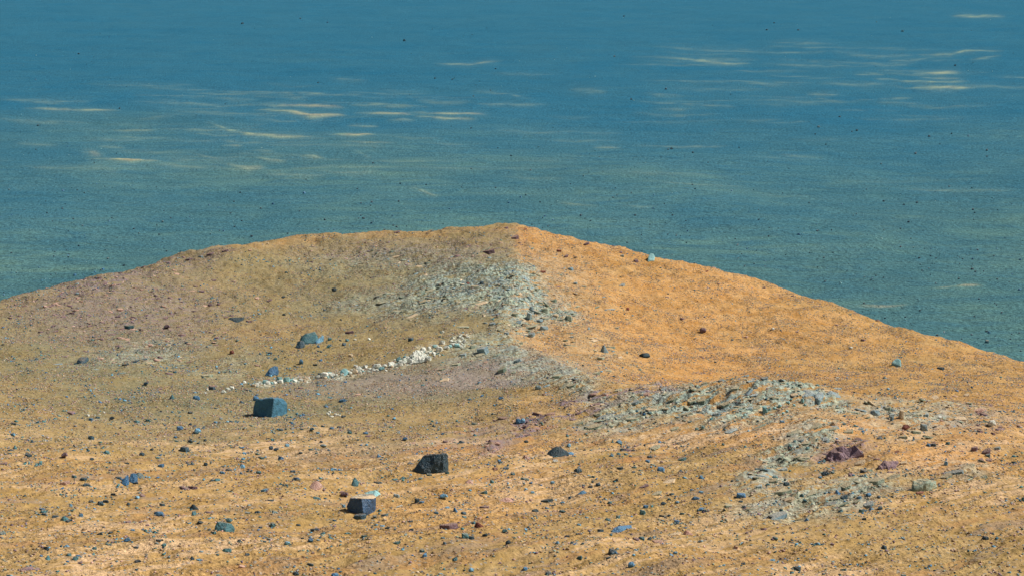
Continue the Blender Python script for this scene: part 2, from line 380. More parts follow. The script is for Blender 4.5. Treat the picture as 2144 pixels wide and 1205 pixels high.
# beyond the crest the flank runs down at a steady slope
zc_u = tps(us*(np.interp(us, _su, _sd)+12), np.interp(us, _su, _sd)+12)
ZC = np.broadcast_to(zc_u, U_.shape)
Zs = np.where(Y_ > ycut, ZC - .55*(Y_-ycut), Zs)
masks, _a, _b = regions(X_, Y_, Zs); PXg, PYg = project(X_, Y_, Zs)
WL = [(430, 822), (500, 812), (560, 803), (640, 795), (720, 782), (790, 772), (850, 757), (880, 745), (930, 722), (975, 712)]
white = np.clip(.35+1.1*fbm(PXg/16, PYg/7, 3, 401), 0, 1)*np.clip(2.0*seg_mask(PXg, PYg, [(548, 805), (620, 796), (700, 787)], 6) + 1.5*seg_mask(PXg, PYg, [(700, 787), (770, 774), (850, 757)], 8) + 1.1*ell(PXg, PYg, 878, 745, 28, 13, -20) + .5*seg_mask(PXg, PYg, [(900, 735), (975, 712)], 7)
                + .6*ell(PXg, PYg, 697, 869, 18, 5)+.5*ell(PXg, PYg, 200, 872, 22, 4), 0, 1)*(Y_ > 22)
Z_ = Zs + detail(X_, Y_, masks)
me = grid_mesh('hillside', X_, Y_, Z_)
for k, v in masks.items(): add_attr(me, k, v)
add_attr(me, 'white', white)
hill = tag(link_mesh('hillside', me, hill_material()), 'orange and tan rocky ridge crest seen from its upper slope', 'hill', kind='structure')
# lower flank down to the crater floor
yl = np.r_[0, np.exp(np.linspace(0, math.log(190), 60))]
us2 = us[::6]
zt = Z_[-1, ::6]
# start a hair inside the last row so that the two sheets meet
X2 = us2[None]*(76+yl[:, None]); Y2 = np.broadcast_to(76+yl[:, None], X2.shape)
Z2 = zt[None] - .55*yl[:, None] + np.minimum(yl[:, None]/8, 1)*1.4*fbm(X2/18, Y2/18, 4, 91)
me = grid_mesh('lower_flank', X2, Y2, Z2)
for k in list(masks)+['white']: add_attr(me, k, np.full(X2.shape, .3 if k in ('grey', 'orange') else 0))
tag(link_mesh('lower_flank', me, hill.data.materials[0]), kind='structure')

# look a picture ray up on the hill
def hit(px, py):
    a, dy, dz = ray(px, py); u = float(a/dy); s = float(dz/dy)
    j = np.interp(u, us, np.arange(len(us))); j0 = int(min(len(us)-2, math.floor(j))); f = j-j0
    zc = Z_[:, j0]*(1-f)+Z_[:, j0+1]*f
    over = np.nonzero((zc >= s*ys) & (ys > 12))[0]
    if len(over) == 0:      # just above the skyline: take the nearest approach
        i = int(np.argmax(np.where(ys > 12, (zc - s*ys)/ys, -9)))
        return Vector((u*ys[i], ys[i], zc[i]))
    i = over[0]
    if i == 0: return Vector((u*ys[0], ys[0], zc[0]))
    e0 = s*ys[i-1]-zc[i-1]; e1 = zc[i]-s*ys[i]; t = e0/(e0+e1+1e-9)
    y = ys[i-1]+t*(ys[i]-ys[i-1]); return Vector((u*y, y, s*y))
_ly = np.log(ys)
def ground_z(x, y):
    j = np.interp(x/y, us, np.arange(len(us))); i = np.interp(np.log(y), _ly, np.arange(len(ys)))
    i0 = np.clip(np.floor(i).astype(int), 0, len(ys)-2); j0 = np.clip(np.floor(j).astype(int), 0, len(us)-2)
    fi = i-i0; fj = j-j0
    return (Z_[i0, j0]*(1-fi)+Z_[i0+1, j0]*fi)*(1-fj) + (Z_[i0, j0+1]*(1-fi)+Z_[i0+1, j0+1]*fi)*fj
def ground_n(x, y, e=.25):
    dx = (ground_z(x+e, y)-ground_z(x-e, y))/(2*e); dy = (ground_z(x, y+e)-ground_z(x, y-e))/(2*e)
    n = Vector((-dx, -dy, 1)); n.normalize(); return n

# ------------------------------------------------------------------ the crater floor
FLOOR = -120.0
uf = np.r_[np.linspace(-6, -.36, 60)[:-1], np.linspace(-.36, .36, 1000), np.linspace(.36, 6, 60)[1:]]
yf = np.r_[np.linspace(60, 400, 18)[:-1], 1/np.linspace(1/400, 1/3400, 620), np.exp(np.linspace(math.log(3400), math.log(11500), 30))[1:]]
UF, YF = np.meshgrid(uf, yf); XF = np.clip(UF*YF, -11500, 11500)
ZF = FLOOR + 1.6*fbm(XF/140, YF/110, 3, 101) + .35*fbm(XF/26, YF/12, 3, 111)
pxf, pyf = project(XF, YF, np.full_like(XF, FLOOR))
STREAKS = [ # polyline on the photo, half height in px, strength, warmth
 ([(150, 232), (190, 232), (240, 231)], 2.0, .6, .2), ([(240, 270), (280, 271), (320, 271)], 1.6, .45, .1), ([(250, 283), (300, 286), (345, 286)], 1.6, .35, 0),
 ([(190, 335), (240, 338), (275, 341), (330, 340)], 2.4, .75, .7), ([(215, 305), (250, 306)], 2, .25, 0), ([(180, 318), (210, 325)], 6, .18, .2), ([(200, 350), (240, 360)], 5, .15, 0),
 ([(535, 215), (580, 220), (640, 222), (720, 226)], 2.4, .5, .45), ([(540, 226), (590, 233), (650, 243), (720, 243)], 3.4, .85, .6),
 ([(440, 258), (480, 272), (530, 281), (590, 286), (660, 287)], 2.8, .7, .25), ([(415, 278), (450, 282), (490, 281)], 1.6, .3, 0),
 ([(560, 196), (620, 198), (700, 201)], 2, .35, 0), ([(590, 205), (640, 210)], 1.5, .2, 0), ([(480, 305), (500, 307)], 2, .3, 0), ([(475, 305), (500, 305)], 2, .3, .3), ([(480, 345), (520, 352), (550, 350)], 4.5, .4, .2),
 ([(540, 320), (565, 322)], 2, .3, 0), ([(545, 333), (590, 338)], 2.2, .4, .1), ([(640, 330), (670, 332)], 2, .55, .1), ([(410, 322), (460, 335)], 2, .25, .1), ([(600, 370), (650, 370)], 2, .25, 0),
 ([(700, 285), (740, 287), (780, 286)], 2.2, .65, .7), ([(725, 299), (780, 303), (820, 303)], 1.6, .35, .2), ([(740, 262), (780, 264)], 1.8, .45, 0), ([(750, 238), (810, 240), (860, 242)], 2.4, .55, .5),
 ([(740, 222), (800, 222), (860, 226)], 2, .3, 0), ([(860, 238), (930, 240), (1015, 239)], 2.4, .6, .5), ([(870, 246), (930, 250), (990, 251)], 2, .5, .3), ([(720, 218), (760, 220), (830, 222), (900, 226)], 2, .25, 0),
 ([(820, 252), (860, 254)], 2, .3, .1), ([(740, 316), (770, 331)], 2, .15, 0), ([(870, 395), (910, 408)], 2.2, .35, .15), ([(1180, 425), (1240, 432)], 2, .3, 0), ([(1000, 190), (1060, 197), (1105, 207)], 2, .25, 0),
 ([(920, 133), (980, 135), (1040, 128)], 2, .4, .1), ([(1415, 124), (1460, 127), (1520, 133), (1560, 131)], 2.2, .65, .1), ([(1360, 196), (1420, 200)], 2, .18, .0), ([(1340, 208), (1450, 220), (1540, 226)], 2.5, .25, 0),
 ([(1255, 307), (1290, 307)], 2, .3, .1), ([(1700, 196), (1745, 197)], 1.8, .55, .1), ([(1710, 206), (1760, 215)], 2, .2, 0), ([(1800, 156), (1838, 155)], 1.6, .45, 0), ([(1840, 167), (1870, 167)], 1.6, .4, 0),
 ([(1870, 128), (1920, 127), (1950, 121)], 1.8, .35, 0), ([(1930, 116), (1990, 115), (2020, 107), (2090, 107)], 2, .5, 0), ([(2040, 126), (2085, 119)], 2, .35, 0), ([(1920, 153), (1960, 153), (2005, 150)], 3, .6, .2),
 ([(1935, 163), (2010, 166)], 2.4, .35, .1), ([(1880, 172), (1950, 174), (2020, 172)], 2, .6, 0), ([(1910, 183), (1970, 185), (2035, 184)], 2.4, .8, .3), ([(1850, 209), (1900, 207)], 1.6, .25, 0),
 ([(2000, 34), (2040, 34), (2092, 35)], 2, .5, 0), ([(1990, 598), (2030, 597), (2050, 596)], 2.5, .3, .5), ([(1770, 636), (1840, 641), (1900, 637)], 2.5, .2, .4), ([(1960, 602), (1990, 600)], 2, .2, .3),
 ([(700, 165), (760, 168)], 2, .2, 0), ([(1500, 170), (1600, 178), (1700, 176)], 3, .2, 0), ([(1200, 190), (1260, 195)], 3, .2, 0), ([(300, 250), (360, 246)], 2, .15, 0),
 # carried on past the mosaic's edges
 ([(60, 229), (110, 231), (160, 232)], 2, .45, .2), ([(40, 300), (110, 304)], 2, .2, 0)]
_sr = random.Random(4)
for k in range(170):
    if k < 95: cx = _sr.gauss(560, 240); cy = _sr.uniform(175, 365)
    elif k < 150: cx = _sr.gauss(1750, 260); cy = _sr.uniform(90, 260)
    else: cx = _sr.uniform(900, 2100); cy = _sr.uniform(150, 450)
    ln = _sr.uniform(30, 130); dr = _sr.uniform(-.02, .10)*ln*.6; cv = _sr.uniform(0, 3.5)
    STREAKS.append(([(cx-ln, cy-dr), (cx, cy+cv), (cx+ln, cy+dr*.2)], _sr.uniform(1.2, 3.2), _sr.choice([.08, .12, .16, .22]), 0))
rip = np.zeros_like(XF); warm = np.zeros_like(XF)
for pts, hw, s, w in STREAKS:
    pts = np.array(pts, float)
    x0, x1 = pts[:, 0].min(), pts[:, 0].max(); y0, y1 = pts[:, 1].min(), pts[:, 1].max()
    box = (pxf > x0-20) & (pxf < x1+20) & (pyf > y0-5*hw-6) & (pyf < y1+5*hw+6)
    ii = np.nonzero(box)
    qx, qy = pxf[ii], pyf[ii] + 1.3*fbm(pxf[ii]/45., pyf[ii]/9., 3, 7)
    yc = np.interp(qx, pts[:, 0], pts[:, 1]); taper = np.clip(1-np.abs((qx-(x0+x1)/2)/((x1-x0)/2+16))**2, 0, 1)
    v = min(1, s*1.3)*taper*np.clip(.75+.7*fbm(pxf[ii]/40., pyf[ii]/2.6, 3, 17), 0, 1.1)*(.85*np.exp(-((qy-yc)/(hw*.95*(.35+.65*taper)))**2) + .22*np.exp(-((qy-yc)/(hw*3.2))**2))
    rip[ii] = np.maximum(rip[ii], v)
    hot = np.clip(1-((qx-(x0+.62*(x1-x0)))/(.38*(x1-x0)+2))**2, 0, 1)
    warm[ii] = np.maximum(warm[ii], w*hot*np.exp(-((qy-yc+.7)/(hw*.7))**2))
ZF += rip*.7
me = grid_mesh('crater_floor', XF, YF, ZF)
add_attr(me, 'ripple', rip); add_attr(me, 'warm', warm*.75)
add_attr(me, 'farther', sstep(600, 1300, np.hypot(XF, YF) + 220*fbm(XF/300, YF/300, 3, 131)))  # distance mask for the haze tint put into the floor colour
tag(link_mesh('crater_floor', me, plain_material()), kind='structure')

# ------------------------------------------------------------------ rock shapes
def refine(bm, size, cuts, bev, rough, seed):
    if bev > 0:
        bmesh.ops.bevel(bm, geom=bm.edges[:]+bm.verts[:], offset=size*bev, segments=1, profile=.5, affect='EDGES', clamp_overlap=True)
    bmesh.ops.triangulate(bm, faces=bm.faces[:])
    for _ in range(cuts):
        bmesh.ops.subdivide_edges(bm, edges=[e for e in bm.edges if e.calc_length() > size*.10], cuts=1, use_grid_fill=False)
        bmesh.ops.triangulate(bm, faces=bm.faces[:])
    r = random.Random(seed); o = Vector((r.random()*50, r.random()*50, r.random()*50))
    from mathutils import noise as mn
    for v in bm.verts:
        p = v.co/size
        v.co += v.normal*size*rough*(mn.noise(p*2.3+o) + .6*mn.noise(p*6+o) + .45*mn.noise(p*13+o) - .5*max(0, mn.noise(p*4+o*2)-.25))
def hull_mesh(name, pts, size, cuts=2, bev=.035, rough=.03, seed=0, mat=None):
    bm = bmesh.new()
    for p in pts: bm.verts.new(p)
    r = bmesh.ops.convex_hull(bm, input=bm.verts[:])
    dele = list({g for g in r['geom_interior']+r['geom_unused'] if isinstance(g, bmesh.types.BMVert) and g.is_valid})
    if dele: bmesh.ops.delete(bm, geom=dele, context='VERTS')
    bmesh.ops.dissolve_limit(bm, angle_limit=R(6), verts=bm.verts[:], edges=bm.edges[:])
    refine(bm, size, cuts, bev, rough, seed)
    me = bpy.data.meshes.new(name); bm.to_mesh(me); bm.free()
    if mat: me.materials.append(mat)
    return me
def hero(name, px, py, pts, label, cat='boulder', mat='dark', group=None, seed=1, bev=.035, rough=.025, parent=None, anchor=None):
    """pts: (px, py, depth in m relative to the base point); each is set at its own distance, so the rock has its real thickness"""
    b = anchor or hit(px, py)
    P = []
    zlow = min(unproj(q[0], q[1], b.y+q[2])[2] for q in pts)
    for q in pts:
        x, y, z = unproj(q[0], q[1], b.y+q[2])
        P.append(Vector((float(x), float(y), float(z)))-b)
        gz = float(ground_z(np.array([x]), np.array([y]))[0])
        if not parent and (z-gz < .12 or q[1] > py-4): P.append(Vector((float(x)*.99+b.x*.01, float(y), min(float(z), gz)-.06))-b)
    size = max((p-q).length for p in P for q in P)
    me = hull_mesh(name, P, size, 3, bev, rough, seed, M[mat])
    o = bpy.data.objects.new(name, me); C.objects.link(o); o.location = b
    if parent:
        o.parent = parent; o.location = b-parent.location
    else: tag(o, label, cat, group)
    return o

def rock_variant(kind, seed, cuts=1):
    r = random.Random(seed*7+hash_k[kind]); pts = []
    if kind == 'block':
        for sx in (-1, 1):
            for sy in (-1, 1):
                for sz in (0, 1):
                    t = .78 if sz else 1
                    pts.append((sx*.5*t*r.uniform(.7, 1.05)+(.08*r.uniform(-1, 1) if sz else 0), sy*.5*t*r.uniform(.7, 1.05), sz*r.uniform(.7, 1.)+(-.15 if not sz else 0)))
        pts += [(r.uniform(-.5, .5), -.56, .35), (.56, r.uniform(-.3, .3), .3), (-.55, r.uniform(-.3, .3), .3)]
    elif kind == 'round':
        for i in range(22):
            a = r.uniform(0, 6.283); h = r.uniform(-.25, 1); rr = .52*math.sqrt(max(.03, 1-((h-.3)/.75)**2))*r.uniform(.85, 1.05)
            pts.append((rr*math.cos(a), rr*math.sin(a), h))
    elif kind == 'wedge':
        tx, ty = r.uniform(-.22, .22), r.uniform(-.1, .15)
        pts += [(tx, ty, 1.), (tx+.14, ty+.12, .9), (tx-.1, ty+.1, .85)]
        for i in range(6):
            a = i*1.047+r.uniform(-.3, .3); pts.append((.53*math.cos(a), .5*math.sin(a), r.uniform(-.15, .2))); pts.append((.5*math.cos(a), .48*math.sin(a), -.2))
    elif kind == 'slab':
        n = r.randint(5, 7); tl = r.uniform(-.25, .25)
        for i in range(n):
            a = 6.283*i/n+r.uniform(-.35, .35); rr = r.uniform(.40, .55)
            x, y = rr*math.cos(a), rr*math.sin(a)
            pts.append((x, y, .8+tl*x*2*.6+.1*r.uniform(-1, 1))); pts.append((x*1.02, y*1.02, -.3))
    me = hull_mesh(kind+'_stone', [Vector(p) for p in pts], 1.0, cuts, .04, .035, seed)
    return me
hash_k = {'block': 1, 'round': 2, 'wedge': 3, 'slab': 4}
VAR = {}
def variant(kind, mat, i, cuts=1):
    key = (kind, mat, i, cuts)
    if key not in VAR:
        k2 = (kind, None, i, cuts)
        if k2 not in VAR: VAR[k2] = rock_variant(kind, i, cuts)
        me = VAR[k2].copy(); me.materials.clear(); me.materials.append(M[mat]); VAR[key] = me
    return VAR[key]

def stone(name, px, py, w, h, kind, mat, label, cat='stone', group=None, yaw=None, tilt=0., i=None, cuts=2, depth=None, sink=.0):
    """one stone: base at picture point (px, py), w x h px in the photograph, on the ground"""
    p = hit(px, py); s = p.y/FPX*1.0
    i = random.randrange(5) if i is None else i
    me = variant(kind, mat, i, cuts)
    o = bpy.data.objects.new(name, me); C.objects.link(o)
    W = w*s*.98; Hh = h*s*1.05; dp = depth if depth is not None else min(W*.85, max(W*.55, Hh*1.0))
    # part of the drawn height is the top face seen from above
    Hz = max(.45*Hh, Hh - .22*dp)
    o.scale = (W, dp, Hz)
    o.location = (p.x, p.y+dp*.35, float(ground_z(np.array([p.x]), np.array([p.y+dp*.35]))[0]) - sink*Hz)
    n = ground_n(np.array([p.x]), np.array([p.y]))
    q = Vector((0, 0, 1)).rotation_difference((n+Vector((0, 0, 1.2))).normalized())
    e = Euler((0, R(-tilt), R(yaw if yaw is not None else random.uniform(-25, 25)))).to_quaternion()
    o.rotation_mode = 'QUATERNION'; o.rotation_quaternion = q @ e
    tag(o, label, cat, group)
    return o
# ------------------------------------------------------------------ large rocks, each from its own outline and thickness
hero('dark_boulder', 560, 871, [(541, 834, .10), (556, 832, .16), (575, 832.5, -.02), (590, 834, .40), (597, 840, .55), (603, 850, .62), (583, 867, .22), (569, 873, -.14), (547, 873, -.08), (535, 870, .02), (529, 857, .10), (531, 845, .16), (560, 832.5, .45), (575, 833, .5)],
     'large faceted dark boulder with a pale right face below the white rubble line', mat='bteal', seed=3, bev=.03, rough=.04)
hero('dark_boulder', 905, 990, [(885.5, 952.3, .12), (908, 949.5, .10), (931, 946.5, .02), (937, 949, .06), (938.6, 967, .08), (939.4, 981, .06), (930, 988.5, -.06), (880, 990.5, -.08), (864, 983, .04), (878.5, 962, .10), (930, 950, .30), (892, 957, .36), (938, 970, .3)],
     'black upright block with a slanting left edge, largest dark rock below the ridge', mat='dark', seed=5, bev=.03, rough=.03)
BD = hero('dark_boulder', 757, 1072, [(733, 1042, .02), (757, 1042.4, -.05), (780, 1042.5, .06), (787, 1048, .16), (788, 1058, .18), (772, 1071, .06), (761, 1073, -.10), (742, 1073, -.02), (728, 1059, .02), (730, 1048, .04), (739, 1038, .16), (752, 1033.5, .34), (781, 1033, .34), (787, 1040, .2)],
     'big blue-black boulder with a cream dusty top casting a shadow to its left', mat='dustdark', seed=8, bev=.045, rough=.035)
hero('dust_cap', 760, 1040, [(733.5, 1041.2, .03), (739, 1037.6, .14), (752, 1033, .33), (781, 1032.5, .33), (788, 1039.5, .19), (780, 1042.4, .06), (757, 1042.2, -.045), (757, 1043.2, -.04), (780, 1043.4, .07), (734, 1042.6, .03)], None, mat='cream', seed=80, bev=.01, rough=.012, parent=BD, anchor=Vector((BD.location.x, BD.location.y, BD.location.z)))
hero('backing_boulder', 790, 1048, [(752, 1034, .40), (775, 1025, .46), (787, 1024.3, .42), (795, 1030, .42), (800, 1041, .36), (805, 1050, .30), (788, 1052, .20), (783, 1043, .22), (770, 1040, .45), (790, 1030, .62)],
     'pale teal rock leaning behind the cream-topped boulder', mat='lteal', seed=9)
hero('small_rock', 753, 1084, [(740, 1077, 0.0), (747, 1074, .06), (765, 1073.5, .07), (768, 1076, .05), (757, 1084, -.02), (742, 1085, -.02), (756, 1078, -.03)],
     'small dark rock touching the front of the cream-topped boulder', 'rock', mat='dark', seed=10)
hero('dark_boulder', 468, 1111, [(449.5, 1102, .03), (454, 1090, .06), (476, 1093, .05), (484, 1095, .1), (490.5, 1102, .12), (473.5, 1112, -.04), (450, 1110.5, 0), (460, 1090, .16), (485, 1098, .22)],
     'flat-topped dark rock with a blue right face near the lower left edge', 'rock', mat='teal', seed=12, bev=.03)
hero('dark_boulder', 1173, 955, [(1143, 949, .05), (1150, 942, .1), (1164, 932.5, .08), (1171, 935, .05), (1180, 942, .0), (1192, 946, .05), (1191, 952, .0), (1175, 957, -.12), (1154, 956, -.08), (1170, 935, .3), (1188, 947, .25)],
     'low black peaked rock with small white stones in front', 'rock', mat='black', seed=13)
hero('blue_stone', 1196, 951, [(1187, 946, .02), (1194, 944, .04), (1201, 946, .05), (1202, 951, .0), (1190, 953, -.03)], 'small blue stone against the right end of the low black rock', 'stone', mat='blue', seed=14)
hero('dark_boulder', 1295, 1113, [(1278, 1111, .0), (1283, 1105, .04), (1291, 1100, .05), (1321.5, 1097, .22), (1322.5, 1101, .18), (1302, 1109, 0), (1292, 1114, -.03), (1281, 1114, -.02)],
     'long slender bright blue rock lying near the bottom edge', 'rock', mat='blue', seed=15)
hero('dark_boulder', 650, 718, [(628, 708, .2), (634, 702, .2), (641, 698, .15), (660, 692, .2), (664, 699, .1), (668, 710, .05), (663, 718, -.1), (638, 719, -.1), (630, 714, 0), (655, 697, .6)],
     'rounded teal boulder in the upper left cluster of dark rocks', mat='teal', seed=16)
hero('dark_rock', 628, 727, [(619, 724, 0), (622, 716, .1), (629, 711, .1), (637, 714, .1), (638, 721, .0), (630, 727.5, -.1), (619.5, 727.5, -.05)],
     'dark rock at the lower left of the teal boulder cluster', 'rock', mat='dark', seed=17)
hero('dark_rock', 668, 717, [(660, 713, .0), (668, 708, .05), (675, 700, .1), (679.5, 703, .12), (677, 711, .1), (667, 718.5, -.05), (661, 718.5, -.08)],
     'light blue upturned rock at the right of the teal boulder cluster', 'rock', mat='sky', seed=18)
hero('dark_boulder', 568, 785, [(555, 783, 0), (559, 777, .1), (566, 768, .1), (575, 764, .15), (582, 766, .15), (584, 775, .15), (577, 782, .0), (564, 786, -.1), (556, 786, -.05)],
     'egg-shaped blue boulder just above the white rubble line', mat='blue', seed=19)
hero('dark_rock', 493, 673, [(476, 674, 0), (477, 668, .1), (481, 664, .1), (493, 665, .1), (509, 662, .15), (511.5, 665, .15), (508, 671, .05), (495, 675, -.1), (478, 675, -.05)],
     'long black rock lying flat high on the left flank', 'rock', mat='black', seed=20)
hero('dark_rock', 173, 759, [(160, 757, 0), (164, 748, .1), (170, 745, .15), (183, 746, .3), (186, 750, .3), (182, 756, .05), (172, 760, -.1), (162, 760, -.05)],
     'dark blue boulder at the left edge of the flank', mat='dark', seed=21)
hero('pale_teal_rock', 1879, 766, [(1866, 757, .1), (1871, 751, .2), (1878, 748.5, .25), (1886, 751, .1), (1887, 758, .05), (1886.5, 766, -.1), (1878, 763.5, -.05), (1882, 752, .6)],
     'pale blue triangular rock alone on the right sandy slope', 'rock', mat='lteal', seed=22)
hero('skyline_rock', 1363, 545, [(1355, 543, 0), (1358, 535, .1), (1361, 531, .15), (1368, 531.5, .15), (1371, 537, .2), (1370, 544, 0), (1357, 546, -.1), (1364, 534, .5)],
     'pale teal rock standing on the right skyline of the ridge', 'rock', mat='lteal', seed=23)
# split blue rock at the lower left
hero('split_rock', 262, 1013, [(253, 1011, 0), (258, 1002, .04), (263, 994, .06), (269, 993, .08), (270, 1001, .03), (264, 1014, -.04), (256, 1014, -.03)], 'left shard of the blue split rock, leaning right', 'rock', mat='blue', seed=24)
hero('split_rock', 279, 1008, [(270, 1001, .0), (273, 991, .05), (279, 987, .06), (288, 992, .05), (287, 1003, .0), (280, 1010, -.05), (271, 1009, -.03)], 'bright blue middle piece of the split rock', 'rock', mat='blue', seed=25)
hero('split_rock', 294, 1001, [(282, 991, .12), (289, 987, .14), (297, 989, .16), (303, 996, .1), (302, 999, .06), (290, 1002, .02), (284, 998, .08)], 'teal slab behind the blue split rock', 'rock', mat='teal', seed=26)
hero('pink_rock', 661, 1023, [(648, 1018, .02), (652, 1010, .06), (660, 1004, .08), (668, 1006, .1), (676, 1014, .1), (668, 1020, .0), (658, 1025, -.05), (650, 1022, -.02)], 'pinkish tan rock left of the teal pointed stone', 'rock', mat='pink', seed=27)
hero('pointed_stone', 743, 1016, [(735, 1015, 0), (738, 1005, .03), (742, 997, .04), (746, 1001, .04), (751, 1009, .06), (750, 1015.5, 0), (742, 1017, -.03), (736, 1017, -.02), (744, 1000, .14)], 'upright pointed teal stone above the cream-topped boulder', 'stone', mat='teal', seed=28)
hero('outcrop_block', 1935, 1026, [(1910, 1024, .0), (1912, 1006, .04), (1920, 1000, .14), (1942, 1000, .2), (1960, 1005, .25), (1962, 1012, .2), (1950, 1018, .05), (1915, 1027, -.06), (1940, 1008, -.02)], 'squared grey-green outcrop block with a dark left side by the lower right edge', 'outcrop', mat='plate', seed=29, rough=.06)
hero('purple_outcrop', 1760, 965, [(1730, 954, .1), (1740, 946, .2), (1760, 940, .3), (1790, 938, .4), (1815, 940, .5), (1800, 948, .25), (1775, 958, -.02), (1752, 963, -.05), (1736, 961, 0)], 'purple jagged outcrop on the lower right knoll', 'outcrop', mat='purple', seed=30, rough=.17)
hero('purple_outcrop', 1860, 978, [(1838, 972, .05), (1850, 964, .1), (1866, 961, .15), (1880, 965, .2), (1878, 973, .05), (1862, 979, -.05), (1842, 978, -.02)], 'lavender grey slab right of the purple outcrop', 'slab', mat='purple', seed=31, rough=.06)
hero('ledge_rock', 1690, 826, [(1668, 824, .05), (1676, 816, .1), (1690, 814, .15), (1704, 820, .1), (1708, 825, .0), (1694, 830, -.1), (1674, 830, -.08)], 'overhanging grey ledge slab on the near knoll crest, left piece', 'slab', mat='bplate', seed=32, rough=.05)
hero('ledge_rock', 1714, 834, [(1704, 829, .05), (1712, 819, .15), (1724, 820, .2), (1723, 831, .0), (1714, 835, -.1), (1705, 833, -.05)], 'overhanging grey ledge slab on the near knoll crest, right piece', 'slab', mat='bplate', seed=33, rough=.05)
hero('ledge_rock', 1745, 826, [(1730, 822, .1), (1737, 816, .15), (1752, 820, .2), (1762, 828, .1), (1750, 831, -.05), (1734, 828, 0)], 'grey slab just right of the overhanging ledge pair', 'slab', mat='bplate', seed=34, rough=.05)
hero('white_outcrop', 878, 757, [(853, 756, .0), (862, 745, .2), (872, 733, .5), (884, 731, .6), (896, 741, .5), (894, 750, .2), (880, 758, -.1), (860, 760, -.1)], 'largest white outcrop lump in the white rubble line', 'outcrop', mat='white', seed=35, rough=.14)
hero('white_rock', 721, 784, [(712, 783, 0), (714, 773, .1), (720, 768, .15), (728, 770, .15), (730, 779, .05), (722, 786, -.1)], 'pale teal lump in the white rubble line', 'rock', mat='lteal', seed=36, rough=.05)

